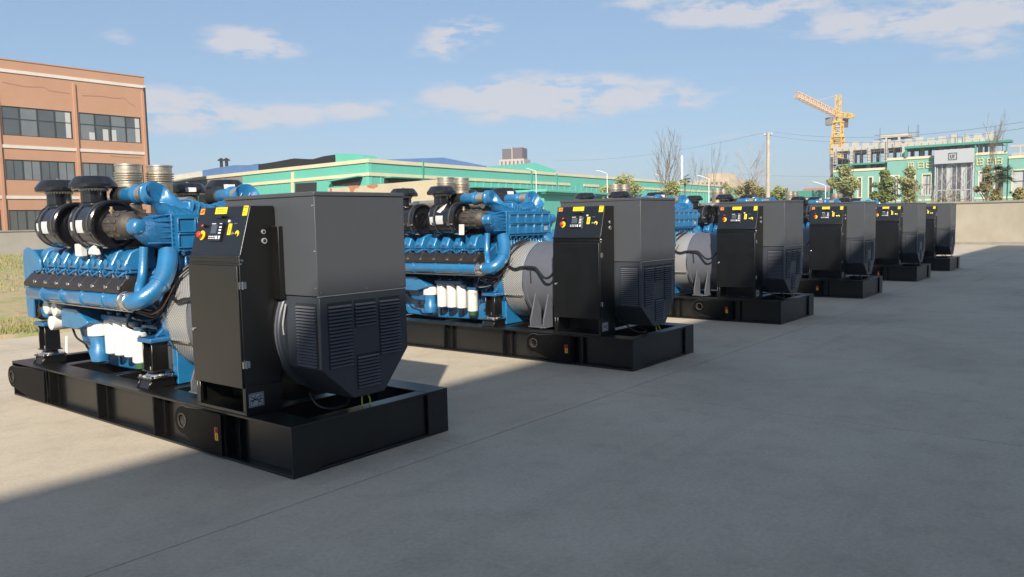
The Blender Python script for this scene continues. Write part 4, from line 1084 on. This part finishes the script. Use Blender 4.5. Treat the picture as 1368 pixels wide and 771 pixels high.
    hs.tube([(.40, 2.70, 1.55), (.36, 2.56, 1.47), (.335, 2.42, 1.44), (.335, 2.30, 1.47), (.335, 2.10, 1.475), (.32, 1.98, 1.46), (.28, 1.86, 1.37), (.22, 1.72, 1.31), (.16, 1.56, 1.36), (.15, 1.45, 1.50), (.20, 1.41, 1.66)], .020, 8)
    hs.tube([(.345, 2.12, 1.47), (.338, 2.11, 1.38), (.335, 2.10, 1.22)], .010, 6)
    hs.tube([(.45, 2.68, 1.62), (.36, 2.72, 1.42), (.30, 2.78, 1.27), (.20, 2.9, 1.22), (.10, 3.0, 1.25)], .012, 6)
    for k in range(7):
        y = 3.1 + k * .35; hs.tube([(.52, y, 1.30), (.44, y + .08, 1.26), (.46, y + .2, 1.20), (.56, y + .26, 1.12)], .010, 5)
    hs.tube([(.30, 2.9, 1.32), (.42, 3.6, 1.30), (.40, 4.4, 1.31), (.42, 5.2, 1.30)], .02, 6)
    obj('cable_loom', hs, 'hose', T)
    obj('sensor_leads', MB().tube([(.08, 2.95, 1.38), (.14, 2.75, 1.30), (.24, 2.62, 1.36), (.32, 2.45, 1.62)], .007, 5).tube([(.3, 3.3, 1.0), (.5, 3.5, .95), (.6, 3.6, .8)], .007, 5), 'lead', T)
    return T

sets = [make_set()]
S1 = sets[0]
for ch in S1.children:          # the nearest set's cabinet sits further back on its frame, with a black cable box behind it
    pass
labels = ['second generator set from the left, its blue engine and four white filters sunlit',
          'third generator set, with a thick black cable looped over its pale alternator drum',
          'fourth generator set counted from the camera, below the yellow tower crane',
          'fifth generator set, half hidden, second from the beige end wall',
          'farthest and smallest generator set, against the beige end wall']
xs_ = [0, 5.943, 11.919, 17.846, 24.03, 29.44]
for i in range(1, 6):
    c = copy_tree(S1); c.location.x = xs_[i]; c.rotation_euler.z = R((.25, -.3, .2, -.35, .3)[i - 1]); c['label'] = labels[i - 1]; sets.append(c)
for ch in S1.children:
    if ch.name.startswith('control_cabinet'): ch.location.y = .14; cab1 = ch
obj('cable_box', MB().box(.365, .4195, .58, .84, 1.545, 2.24), 'panel', S1, bevel=.004)
obj('paper_bag', MB().box(.02, .10, 4.0, 4.16, 1.93, 2.08), 'white', S1, bevel=.01)
obj('paper_bag', MB().prism([(3.62, 1.95), (3.86, 1.95), (3.82, 2.03), (3.70, 2.07)], 'x', .03, .10), 'white', S1, bevel=.02)
obj('paper_tag', MB().add([(.03, 4.55, .95), (.03, 4.62, .93), (.02, 4.63, .75), (.02, 4.56, .72)], [(0, 1, 2, 3)]), 'white', S1, smooth=0)
obj('paper_tag', MB().add([(-.02, 3.34, 2.20), (-.02, 3.22, 2.20), (-.03, 3.22, 2.02), (-.03, 3.34, 2.02)], [(0, 1, 2, 3)]), 'white', sets[1], smooth=0)
obj('paper_tag', MB().add([(-.10, 3.78, 2.42), (-.08, 3.70, 2.50), (.0, 3.62, 2.56), (-.06, 3.70, 2.40)], [(0, 1, 2, 3)]), 'white', sets[1], smooth=0)

# ------------------------------------------------------------------ office building under construction beyond the end wall
NX = 120.0
nb = thing('half_built_office', 'long mint and cream office block with a white portal and raw concrete floors on top', 'building', (NX, 0, 0))
def ny_(px, py=230): return at(px, py, X=NX).y
def nz_(px, py): return at(px, py, X=NX).z
yL, yR = ny_(1107), ny_(1368) - 12
yP0, yP1 = ny_(1250), ny_(1302)          # the portal
yM = ny_(1185)                            # the left wing is set back a little
zt = 8.95
wmb = MB()
# left wing: columns and spandrels with window openings between them
def wing(a, b, x0, zt, n, name):
    """facade from y=a (left in the picture, larger) to y=b"""
    w_ = (a - b) / n; mb = MB()
    rowz = [(1.3, 3.2), (4.6, 7.4)]
    mb.box(x0, x0 + .4, b, a, 0, 1.3).box(x0, x0 + .4, b, a, 3.2, 4.6).box(x0, x0 + .4, b, a, 7.4, zt)
    for k in range(n + 1):
        y = a - k * w_
        for z0, z1 in rowz: mb.box(x0, x0 + .4, max(b, y - .55), min(a, y + .55), z0, z1)
    mb.box(x0 + .8, x0 + 14, b, a, 0, zt - .3)
    obj('wall', mb, 'mint_pale', nb)
    for k in range(n):
        y1 = a - k * w_ - .55; y0 = a - (k + 1) * w_ + .55
        for z0, z1 in rowz:
            obj('window_surround', MB().box(x0 - .06, x0 - .002, y0 - .18, y0, z0 - .15, z1 + .15).box(x0 - .06, x0 - .002, y1, y1 + .18, z0 - .15, z1 + .15).box(x0 - .06, x0 - .002, y0, y1, z1, z1 + .15).box(x0 - .06, x0 - .002, y0, y1, z0 - .15, z0), 'cream', nb)
            wo = obj('window', MB().box(x0 + .15, x0 + .2, y0, y1, (z0 + z1) / 2 - .04, (z0 + z1) / 2 + .04).box(x0 + .15, x0 + .2, (y0 + y1) / 2 - .04, (y0 + y1) / 2 + .04, z0, z1), 'dark_frame', nb)
            for q0, q1 in ((y0, (y0 + y1) / 2 - .04), ((y0 + y1) / 2 + .04, y1)):
                obj('pane', MB().box(x0 + .21, x0 + .23, q0, q1, z0, z1), 'glass' if k % 2 else 'curtain', wo)
wing(yL - .5, yM + .1, NX + .6, zt - .3, 5, 'l')
wing(yM, yP0 + .05, NX, 9.9, 3, 'm')
wing(yP1 - .05, ny_(1345), NX, 9.9, 2, 'r')
wing(ny_(1345) - .1, yR, NX + .6, zt + .3, 4, 'rr')
for a, b, x0, z in ((yL - .5, yM + .1, NX + .6, zt - .3), (yM, yP0 + .05, NX, 9.9), (yP1 - .05, ny_(1345), NX, 9.9), (ny_(1345) - .1, yR, NX + .6, zt + .3)):
    obj('cream_band', MB().box(x0 - .12, x0 - .002, b, a, z - .25, z + .1), 'cream', nb)
    obj('cream_band', MB().box(x0 - .08, x0 - .002, b, a, 3.75, 4.0), 'cream', nb)
# portal
obj('portal', MB().box(NX - 1.2, NX + 1, yP1, yP0, 8.7, 10.6).box(NX - .7, NX + 1, yP0 - .15, yP0, 0, 8.698).box(NX - .7, NX + 1, yP1, yP1 + .15, 0, 8.698), 'whiteclad', nb, bevel=.03)
cw = MB()
for k in range(8):
    y = yP1 + .3 + (yP0 - yP1 - .6) * k / 7; cw.box(NX - .5, NX - .3, y - .06, y + .06, 0, 8.69)
for z in (2.6, 5.1): cw.box(NX - .48, NX - .32, yP1 + .3, yP0 - .3, z - .06, z + .06)
cu_ = obj('curtain_wall', cw, 'whiteclad', nb)
for k in range(7):
    a = yP1 + .36 + (yP0 - yP1 - .6) * k / 7; b = a + (yP0 - yP1 - .6) / 7 - .12
    for z0, z1 in ((0.1, 2.54), (2.66, 5.04), (5.16, 8.68)):
        obj('pane', MB().box(NX - .42, NX - .40, a, b, z0, z1), 'glass' if (k + int(z0)) % 3 else 'curtain', cu_)
# square emblem with two strokes
yc, zc = (yP0 + yP1) / 2 + .1, 9.65
em = MB(); xq = NX - 1.26
def rect(mb, ya, yb, za, zb, x0=xq, x1=NX - 1.202):
    q_ = lambda v: yc + (v - yc) * .6
    p_ = lambda v: zc + (v - zc) * .6
    mb.box(x0, x1, min(q_(ya), q_(yb)), max(q_(ya), q_(yb)), p_(za), p_(zb))
rect(em, yc + .85, yc - .85, zc + .68, zc + .8); rect(em, yc + .85, yc - .85, zc - .8, zc - .68); rect(em, yc + .85, yc + .73, zc - .679, zc + .679); rect(em, yc - .73, yc - .85, zc - .679, zc + .679)
rect(em, yc + .45, yc + .32, zc - .35, zc + .42); rect(em, yc + .319, yc + .10, zc - .47, zc - .351); rect(em, yc + .099, yc - .03, zc - .35, zc + .42); rect(em, yc - .2, yc - .32, zc - .45, zc + .42); rect(em, yc - .321, yc - .45, zc + .2, zc + .32)
obj('emblem', em, 'dark_frame', nb)
# yellow sign characters, three left of the portal and three right
rnd = random.Random(21)
for px in (1217, 1230, 1241.5, 1309, 1322.5, 1334):
    y = ny_(px); z = 8.75; g = MB(); x0, x1 = NX - .14, NX - .06
    g.box(x0, x1, y - .4, y + .4, z + .35, z + .45).box(x0, x1, y - .4, y + .4, z - .05, z + .05).box(x0, x1, y - .4, y + .4, z - .45, z - .35)
    g.box(x0 - .002, x1 + .002, y - .4, y - .3, z - .45, z + .45); g.box(x0 - .002, x1 + .002, y + .3, y + .4, z - .45, z + .45)
    if rnd.random() < .6: g.box(x0 - .003, x1 + .003, y - .05, y + .05, z - .45, z + .45)
    obj('sign_character', g, 'sign_yellow', nb)
# raw concrete storeys above
fr = MB()
fr.box(NX + 2, NX + 13, yP1 - 2, yL, 11.6, 12.15).box(NX + 2, NX + 13, yP1 - 2, yL, 9.4, 9.6)
k = 0; y = yL - .3
while y > yP1 - 2:
    fr.box(NX + 2, NX + 2.5, y - .25, y + .25, 8.3, 11.6); fr.box(NX + 7, NX + 7.4, y - .2, y + .2, 8.3, 11.6); fr.box(NX + 12.4, NX + 12.9, y - .2, y + .2, 8.3, 11.6); y -= 2.4
obj('concrete_frame', fr, 'rawconc', nb)
y = yL - .3; k = 0
while y > yP1 - 2:
    obj('parapet_block', MB().box(NX + 2, NX + 2.4, y - .5, y + .45, 12.152, 12.6 + .12 * (k % 3)), 'rawconc', nb); y -= 1.45; k += 1
obj('roof_room', MB().box(NX + 5, NX + 10, ny_(1190), ny_(1163), 12.152, 12.7).box(NX + 5, NX + 10, ny_(1200), ny_(1163), 13.35, 13.8).box(NX + 5, NX + 5.4, ny_(1172), ny_(1170), 12.7, 13.35).box(NX + 5, NX + 5.4, ny_(1190), ny_(1187), 12.7, 13.35), 'rawconc', nb)
obj('net', MB().box(NX + 1.4, NX + 1.5, ny_(1190), yL + .2, 5.0, 11.4), 'greyclad', nb) if False else None
sc_ = MB()
for y in [yL + .3 - .9 * i for i in range(26)]:
    sc_.box(NX + 1.5, NX + 1.56, y - .03, y + .03, 8.8, 11.9 if int(y * 7) % 3 else 12.8)
for z in (9.6, 10.4, 11.2): sc_.box(NX + 1.46, NX + 1.5, ny_(1190), yL + .3, z - .03, z + .03)
for px in (1199, 1211, 1213, 1160): sc_.box(NX + 6, NX + 6.06, ny_(px) - .03, ny_(px) + .03, 12, 15)
for z in (13.9, 13.3): sc_.box(NX + 5.9, NX + 6, ny_(1215), ny_(1153), z - .04, z + .04)
obj('scaffold', sc_, 'wire', nb)
obj('net_wall', MB().box(NX + 1.6, NX + 12, yL - .05, yL + .25, 0, 10.8), 'towerdark', nb)
obj('green_eave', MB().box(NX - .6, NX + 2, ny_(1345) - .4, ny_(1209), 11.15, 11.45).box(NX - .4, NX, ny_(1212), ny_(1209), 10.0, 11.15).box(NX - .4, NX, ny_(1304), ny_(1302), 10.0, 11.15).box(NX - .4, NX, ny_(1345), ny_(1343), 10.0, 11.15), 'mint_dark', nb)
obj('green_eave', MB().box(NX + .9, NX + 2, ny_(1205), yL - 1, 9.35, 9.6), 'mint_dark', nb)
obj('side_frame', MB().box(NX + 1, NX + 1.3, yR, ny_(1347), 10.5, 10.8).box(NX + 1, NX + 1.3, ny_(1362), ny_(1360), 9.3, 10.5).box(NX + 3, NX + 3.3, yR, ny_(1347), 9.3, 9.9), 'rawconc', nb)

# ------------------------------------------------------------------ tower crane
def lattice(mb, A, B_, w_, n, r=.07, wide=None):
    A = Vector(A); B_ = Vector(B_); d = (B_ - A).normalized(); s1 = d.orthogonal().normalized(); s2 = d.cross(s1)
    if abs(d.z) < .9: s1 = Vector((-d.y, d.x, 0)).normalized(); s2 = d.cross(s1)
    else: s1 = Vector((1, 0, 0)); s2 = Vector((0, 1, 0))
    cs = [(-1, -1), (1, -1), (1, 1), (-1, 1)]
    P = lambda i, k: A + (B_ - A) * (i / n) + (s1 * cs[k][0] + s2 * cs[k][1]) * w_ / 2
    for k in range(4): mb.tube([P(0, k), P(n, k)], r, 4, smooth=False)
    for i in range(n):
        for k in range(4):
            j = (k + 1) % 4
            mb.tube([P(i, k), P(i, j)], r * .6, 3, smooth=False)
            mb.tube([P(i, k) if i % 2 else P(i, j), P(i + 1, j) if i % 2 else P(i + 1, k)], r * .6, 3, smooth=False)
cp_ = at(1119, 200, X=150)
cr = thing('tower_crane', 'tall yellow tower crane with a faded orange jib over the building site', 'crane', (cp_.x, cp_.y, 0))
mb = MB(); lattice(mb, (0, 0, 0), (0, 0, 19.2), 1.5, 18, .13); obj('mast', mb, 'craneyellow', cr)
mb = MB(); mb.box(-1.0, 1.0, -1.0, 1.0, 16.2, 16.35).box(-1.2, 1.2, -1.2, 1.2, 14.2, 14.35).box(-.9, .9, -.9, .9, 18.9, 19.2); lattice(mb, (0, 0, 13.2), (0, 0, 16.2), 1.9, 3, .09); obj('climbing_cage', mb, 'craneyellow', cr)
mb = MB(); lattice(mb, (0, 0, 19.2), (0, 0, 24.0), .8, 5, .08); obj('tower_head', mb, 'craneyellow', cr)
j1 = at(1063, 126, X=140) - Vector((cp_.x, cp_.y, 0)); j2 = at(1137, 155, X=153) - Vector((cp_.x, cp_.y, 0))
mb = MB(); lattice(mb, (0, 0, 20.3), j1, .9, 22, .07); obj('jib', mb, 'cranepink', cr)
mb = MB(); lattice(mb, (0, 0, 20.3), j2, .8, 6, .07); mb.box(j2.x - .5, j2.x + .5, j2.y - .5, j2.y + .5, j2.z - .3, j2.z + .2); obj('counter_jib', mb, 'craneyellow', cr)
mb = MB().box(j2.x - .4, j2.x + .4, j2.y + .6, j2.y + 1.4, j2.z - 2.0, j2.z - .3); obj('counterweight', mb, 'towerdark', cr)
obj('operator_cab', MB().box(-1.3, -.4, .7, 1.9, 18.5, 19.9), 'greyclad', cr, bevel=.08)
mb = MB().tube([(0, 0, 24), tuple(j1 * .62 + Vector((0, 0, 7.7)))], .03, 4, smooth=False).tube([(0, 0, 24), tuple(j2)], .03, 4, smooth=False); obj('tie_rod', mb, 'cranepink', cr)

# ------------------------------------------------------------------ far buildings
ft_ = at(688, 220, X=200)
tw = thing('distant_tower_block', 'distant grey tower block with a dark crown showing above the mint hall', 'building', (ft_.x, ft_.y, 0), rz=R(20))
obj('wall', MB().box(-3.4, 3.4, -4.2, 4.2, 0, 21.8), 'towerbrick', tw)
obj('crown', MB().box(-2.6, 2.6, -3.4, -.1, 21.8, 25.4).box(-2.6, 2.6, .2, 3.4, 21.8, 25.2), 'towerdark', tw)
obj('crown_core', MB().box(-2.7, 2.0, -.099, .199, 21.8, 25.7), 'towerbrick', tw)
for k in range(6):
    for q in range(3):
        obj('window_strip', MB().box(-3.46, -3.402, -3.7 + k * 1.35, -3.2 + k * 1.35, 2 + q * 6.6, 8 + q * 6.6), 'towerdark', tw)
sb = at(960, 235, X=230)
tb_ = thing('distant_sandy_block', 'distant sand coloured apartment block behind the bare trees', 'building', (sb.x, sb.y, 0))
w_b = MB().box(-6, 6, -6, 5, 0, 13.4); w_b.box(-5, 5, -3.5, 2, 13.4, 15.2); obj('wall', w_b, 'sandblock', tb_)
for k in range(7):
    for q in range(3): obj('window', MB().box(-6.06, -6.002, -5.4 + k * 1.5, -4.7 + k * 1.5, 6.6 + q * 2.3, 7.9 + q * 2.3), 'towerdark', tb_)
rg_ = at(1070, 262, X=160)
t_ = thing('green_shed', 'low green roofed shed on the horizon left of the crane', 'building', (rg_.x, rg_.y, 0))
obj('wall', MB().box(-3, 3, -8, 5, 0, 5.6), 'rawconc', t_); obj('roof', MB().prism([(-8.5, 5.6), (5.5, 5.6), (3.5, 6.9), (-5, 6.9)], 'x', -3.2, 3.2), 'mint_dark', t_)
rg_ = at(1100, 258, X=175)
t_ = thing('red_roof_house', 'small house with a dark red roof on the horizon beside the crane', 'house', (rg_.x, rg_.y, 0))
obj('wall', MB().box(-3, 3, -5, 5, 0, 5.6), 'rawconc', t_); obj('roof', MB().prism([(-5.5, 5.6), (5.5, 5.6), (3.0, 7.8), (-3, 7.8)], 'x', -3.3, 3.3), 'peel', t_)

# ------------------------------------------------------------------ poles, wires, lamps
pp = at(1026, 262, X=70)
pl = thing('utility_pole', 'tall round concrete utility pole carrying the overhead wires', 'pole', (pp.x, pp.y, 0))
zt_ = at(1026, 177, X=70).z
obj('shaft', MB().lathe([(.24, 0), (.155, zt_)], (0, 0, 0), 'z', 14), 'pole', pl, smooth=50)
obj('crossarm', MB().box(-.03, .03, -.38, .38, zt_ - .30, zt_ - .25), 'wire', pl)
ins = MB()
for y in (-.33, .33, 0): ins.lathe([(.03, 0), (.05, .05), (.03, .1), (.05, .15), (.02, .2)], (0, y, zt_ - .24), 'z', 8)
obj('insulator', ins, 'offwhite', pl)
def wire(name, label, A, B_, sag, r=.011):
    A = Vector(A); B_ = Vector(B_); n = 24; P = []
    for k in range(n + 1):
        t = k / n; p = A.lerp(B_, t); p.z -= sag * 4 * t * (1 - t); P.append(p)
    tag(obj(name, MB().tube(P, r, 4, smooth=False), 'wire'), label, 'wire', 'overhead wires')
top = Vector((pp.x, pp.y, zt_))
wa = at(1480, 142, X=50); wb = at(740, 214, X=90)
wire('overhead_wire', 'upper overhead wire running right from the utility pole', top + Vector((0, -.5, 0)), wa, 1.0)
wire('overhead_wire', 'lower overhead wire running right from the utility pole', top + Vector((0, .0, -.25)), wa + Vector((0, 0, -.35)), 1.1)
wire('overhead_wire', 'overhead wire running left from the utility pole over the mint hall', top + Vector((0, .5, 0)), wb, .8)
wc = at(985, 240, X=100); wd = at(1300, 240, X=100)
wire('overhead_wire', 'level overhead wire crossing low behind the crane mast', at(985, 233, X=100), at(1135, 236, X=100), .1, .016)

def lamp(px, ptop, pbase, X, side, label):
    p = at(px, ptop, X=X); L_ = thing('street_lamp', label, 'street lamp', (p.x, p.y, 0), 'white street lamps')
    z = p.z; a = rt.copy(); a.z = 0; a.normalize(); a *= side; k = X / 95
    obj('post', MB().lathe([(.09 * k, 0), (.055 * k, z - .35 * k)], (0, 0, 0), 'z', 10), 'lamp', L_, smooth=50)
    P = [(0, 0, z - .4 * k), tuple(a * .06 * k + Vector((0, 0, z - .1 * k))), tuple(a * .5 * k + Vector((0, 0, z + .10 * k))), tuple(a * 1.0 * k + Vector((0, 0, z + .25 * k)))]
    obj('arm', MB().tube(P, .045 * k, 8), 'lamp', L_)
    h = a * 1.25 * k + Vector((0, 0, z + .31 * k)); d = (a + Vector((0, 0, .22))).normalized(); s_ = Vector((-a.y, a.x, 0)).normalized(); u_ = d.cross(s_)
    obj('lamp_head', MB().loft([(h - d * .38 * k, s_, u_, .05 * k, .04 * k), (h - d * .2 * k, s_, u_, .11 * k, .07 * k), (h + d * .2 * k, s_, u_, .13 * k, .06 * k), (h + d * .4 * k, s_, u_, .05 * k, .03 * k)], 12), 'lamp', L_, smooth=50)
lamp(716, 228, 262, 38, -1, 'nearest white street lamp, in front of the mint annex')
lamp(811, 231, 250, 60, -1, 'white street lamp at the left edge of the large olive bush')
lamp(887, 236, 262, 75, -1, 'white street lamp beside the tall bare tree')
lamp(947, 238, 262, 75, -1, 'white street lamp among the thin bare saplings')
lamp(1103, 247, 266, 70, -1, 'white street lamp left of the tree below the crane')
lamp(1197, 236, 266, 75, -1, 'white street lamp before the mint office windows')
p = at(911, 225, X=130); tag(obj('white_mast', MB().cyl((p.x, p.y, 0), .22, 0, at(911, 208, X=130).z, 'z', 10), 'lamp'), 'plain white mast rising behind the palm-like tree', 'mast')

# ------------------------------------------------------------------ trees and shrubs
def crown_mesh(rnd, blobs, n, s, droop=0):
    mb = MB(); tot_ = sum(b[3] * b[4] * b[5] for b in blobs)
    for (cx, cy, cz, rx, ry, rz_) in blobs:
        for k in range(int(n * rx * ry * rz_ / tot_)):
            u = Vector((rnd.gauss(0, 1), rnd.gauss(0, 1), rnd.gauss(0, 1))).normalized() * (rnd.random() ** .45) * rnd.uniform(.82, 1.12)
            c = Vector((cx + u.x * rx, cy + u.y * ry, cz + u.z * rz_))
            a = Vector((rnd.gauss(0, 1), rnd.gauss(0, 1), rnd.gauss(0, .8))).normalized(); b = a.orthogonal().normalized(); q = s * rnd.uniform(.55, 1.3)
            mb.add([c - a * q, c + b * q * .5, c + a * q, c - b * q * .5], [(0, 1, 2, 3)])
    return mb
def limbs(rnd, base, h, r, blobs):
    mb = MB(); top_ = Vector((base[0] + rnd.uniform(-.2, .2), base[1] + rnd.uniform(-.2, .2), h))
    mb.tube([(base[0], base[1], -.1), tuple(Vector(base).lerp(top_, .5)), tuple(top_)], [r, r * .75, r * .4], 7)
    for b in blobs:
        c = Vector(b[:3]); st = Vector((base[0], base[1], 0)).lerp(top_, rnd.uniform(.45, .9)); mb.tube([tuple(st), tuple(st.lerp(c, .5) + Vector((0, 0, .2))), tuple(c)], [r * .45, r * .3, r * .12], 5)
    return mb
def leafy(name, label, X, px0, px1, ptop, leaf, n=1700, s=.22, seed=0, pbase=275, cat='tree', lobes=16, grp='leafy trees and shrubs behind the yard'):
    rnd = random.Random(seed); A_ = at(px0, ptop, X=X); B_ = at(px1, ptop, X=X); c = (A_ + B_) / 2; zt = c.z; w_ = abs(A_.y - B_.y) / 2 * 1.2
    zb = max(.3, zt - 3.4 * w_) if cat == 'tree' else max(0, zt - 2.2 * w_)
    T = thing(name, label, cat, (c.x, c.y, 0), grp)
    bl = []
    for k in range(lobes):
        a = rnd.uniform(0, 2 * PI); q = rnd.random() ** .5
        zz = rnd.uniform(zb + .25 * (zt - zb), zt - .22 * (zt - zb)); sh = 1 - .5 * abs((zz - zb) / (zt - zb) - .4)
        rr = w_ * rnd.uniform(.14, .42)
        bl.append((math.cos(a) * q * w_ * .88 * sh, math.sin(a) * q * w_ * .88 * sh, zz, rr, rr, rr * rnd.uniform(.6, .95)))
    bl.append((0, 0, zt - w_ * .35, w_ * .4, w_ * .4, w_ * .36)); bl.append((0, 0, (zt + zb) / 2, w_ * .45, w_ * .45, (zt - zb) * .34))
    obj('trunk', limbs(rnd, (0, 0, 0), zb + (zt - zb) * .55, .06 + w_ * .05, bl[:6]), 'bark', T, smooth=60)
    obj('crown', crown_mesh(rnd, bl, int(n * 2.6), s * .9), leaf, T, smooth=0)
def bare(name, label, X, px, ptop, spread, seed, r=.06, n=7, grp='bare winter trees', mat_='barkpale', up_=.9, depth=3):
    rnd = random.Random(seed); c = at(px, ptop, X=X); T = thing(name, label, 'tree', (c.x, c.y, 0), grp); zt = c.z
    tr = MB(); tw_ = MB()
    def grow(mb, p, d, l, r_, lev):
        q = p + d * l * .5 + Vector((rnd.gauss(0, .05), rnd.gauss(0, .05), 0)) * l; e = p + d * l
        mb.tube([tuple(p), tuple(q), tuple(e)], [r_, r_ * .8, r_ * .5], 5 if lev < 2 else 3, smooth=False)
        if lev >= depth: return
        for k in range(rnd.randint(3, 5) if lev else n):
            r_ = r_ if lev else r_ * 1.0; t = rnd.uniform(.25, 1); st = p.lerp(e, t); a = rnd.uniform(0, 2 * PI)
            nd = (d * up_ + Vector((math.cos(a), math.sin(a), rnd.uniform(-.1, .5))) * spread).normalized()
            grow(tw_, st, nd, l * rnd.uniform(.35, .6) * (1.15 - .4 * t), r_ * .5, lev + 1)
    grow(tr, Vector((0, 0, 0)), Vector((rnd.uniform(-.04, .04), rnd.uniform(-.04, .04), 1)).normalized(), zt * .9, r, 0)
    obj('trunk', tr, mat_, T, smooth=60); obj('branches', tw_, mat_, T, smooth=0)
    return T, tw_
def palm(label, X, px, ptop, seed, crown_r, leaf='palm', n=26, r=.16):
    rnd = random.Random(seed); c = at(px, ptop, X=X); T = thing('palm_tree', label, 'palm tree', (c.x, c.y, 0), 'fan palms'); h = c.z - crown_r * .6
    obj('trunk', MB().tube([(0, 0, 0), (.05, .02, h * .5), (0, 0, h)], [r, r * .85, r * 1.1], 9), 'bark', T, smooth=50)
    mb = MB()
    for k in range(n):
        a = rnd.uniform(0, 2 * PI); e_ = rnd.uniform(-.6, 1.1); d = Vector((math.cos(a) * math.cos(e_), math.sin(a) * math.cos(e_), math.sin(e_)))
        c0 = Vector((0, 0, h)) + d * crown_r * .5; s_ = d.cross(Vector((0, 0, 1))).normalized()
        mb.tube([(0, 0, h), tuple(c0)], .012, 3, smooth=False)
        for q in range(11):
            t = (q - 5) / 5 * 1.1; dd = (d * math.cos(t) + s_ * math.sin(t)).normalized(); tip = c0 + dd * crown_r * .55 + Vector((0, 0, -.18 * crown_r)); w_ = s_.cross(dd).normalized() * .0 + dd.cross(Vector((0, 0, 1))).normalized() * .03
            mb.add([tuple(c0), tuple(c0.lerp(tip, .5) + w_), tuple(tip), tuple(c0.lerp(tip, .5) - w_)], [(0, 1, 2, 3)])
    obj('fronds', mb, leaf, T, smooth=0)

leafy('round_shrub', 'broad olive green shrub right of the mint annex, behind the second set', 62, 806, 863, 232, 'leaf1', 3200, .16, 1, cat='shrub')
leafy('round_shrub', 'olive bush under the tall bare tree', 70, 877, 921, 240, 'leaf1', 2200, .16, 2, cat='shrub')
leafy('round_shrub', 'rust tinged bush left of the utility pole', 76, 980, 1024, 240, 'leaf3', 2000, .17, 3, cat='shrub')
leafy('round_shrub', 'green bush just right of the utility pole', 80, 1028, 1052, 248, 'leaf1', 1300, .17, 4, cat='shrub')
leafy('leafy_tree', 'olive leafed tree at the foot of the tower crane', 84, 1106, 1152, 219, 'leaf1', 2300, .17, 5)
leafy('leafy_tree', 'dense green tree in front of the mint office left of its lamp', 72, 1167, 1197, 226, 'leaf2', 2300, .14, 6)
leafy('leafy_tree', 'thin olive tree right of the dense green tree', 74, 1196, 1236, 222, 'leaf1', 1300, .13, 7)
leafy('leafy_tree', 'yellowing tree left of the fan palm at the right edge', 72, 1306, 1332, 222, 'leaf3', 900, .13, 8)
leafy('round_shrub', 'low orange brown shrub under the fan palm', 66, 1318, 1345, 252, 'leaf3', 800, .13, 9, cat='shrub')
leafy('round_shrub', 'low brown shrub at the very right edge', 66, 1348, 1376, 250, 'leaf3', 900, .13, 10, cat='shrub')
leafy('round_shrub', 'small green shrub above the third set', 78, 955, 985, 244, 'leaf1', 900, .15, 12, cat='shrub')
leafy('round_shrub', 'thin grey brown thicket before the white portal', 66, 1240, 1300, 252, 'leaf3', 500, .10, 13, cat='shrub')
bare('bare_tree', 'tall bare upright tree behind the olive bush', 72, 893, 190, .32, 31, .065, 18, mat_='bark')
bare('bare_tree', 'slim bare sapling left of the sandy block', 80, 930, 208, .22, 32, .04, 6, mat_='bark')
bare('bare_tree', 'slim bare sapling before the sandy block', 80, 953, 214, .25, 33, .04, 7, mat_='bark')
bare('bare_tree', 'wide bare tree left of the utility pole', 78, 1003, 214, .70, 34, .06, 20)
bare('bare_tree', 'tall spindly bare tree beside the fan palm', 70, 1326, 180, .25, 35, .05, 9, mat_='bark')
for k, (px, pt_, sd) in enumerate(((1248, 240, 41), (1262, 236, 42), (1275, 240, 43), (1288, 236, 44), (1236, 246, 45))):
    bare('bare_shrub', ['leftmost but one of the bare shrubs before the white portal', 'bare shrub below the square emblem', 'bare shrub before the middle of the glass front', 'bare shrub at the right end of the glass front', 'leftmost bare shrub, beside the white portal'][k], 66, px, pt_, .8, sd, .035, 9, 'bare shrubs before the portal', depth=2)
palm('dark green fan palm before the mint office at the right edge', 66, 1338, 222, 51, 1.15, n=60)
palm('small palm-like tree right of the tall bare tree', 74, 915, 233, 52, .8, 'leaf1', n=26, r=.09)

for T_, p_ in ((nb, Vector((NX, (yL + yR) / 2, 0))), (gh, O.copy()), (an, Vector((A0.x, A0.y, 0))), (pw, PO.copy())):
    T_.location = p_
    for ch in T_.children: ch.location = ch.location - p_

for o in bpy.data.objects:
    if o.parent and o.name.split('.')[0] in ('bolts', 'cover_bolt', 'flange_bolts', 'screws', 'side_bolts', 'latch', 'intake_screen', 'block_ribs', 'cover_fittings', 'scaffold', 'insulator', 'guard_rim', 'hood_rib', 'tank_rib', 'bridge_rib', 'case_rib', 'volute_rib', 'cable_loom', 'cable_loop', 'earth_wire', 'branches', 'crown', 'fronds'):
        o['kind'] = 'stuff'

# ------------------------------------------------------------------ thin haze over the whole place
hz = MB().box(-905, 905, -905, 905, -1.2, 27.5).mesh('haze', None or 'dark', 0)
hz.materials.clear(); hm2 = bpy.data.materials.new('haze_air'); hm2.use_nodes = True; hn = hm2.node_tree; hn.nodes.clear()
ho = hn.nodes.new('ShaderNodeOutputMaterial'); pv = hn.nodes.new('ShaderNodeVolumePrincipled'); pv.inputs['Density'].default_value = .0009
pv.inputs['Color'].default_value = (.93, .95, 1, 1); pv.inputs['Anisotropy'].default_value = .2
hn.links.new(pv.outputs[0], ho.inputs['Volume']); hz.materials.append(hm2)
ho_ = bpy.data.objects.new('haze', hz); C.objects.link(ho_); ho_['kind'] = 'stuff'
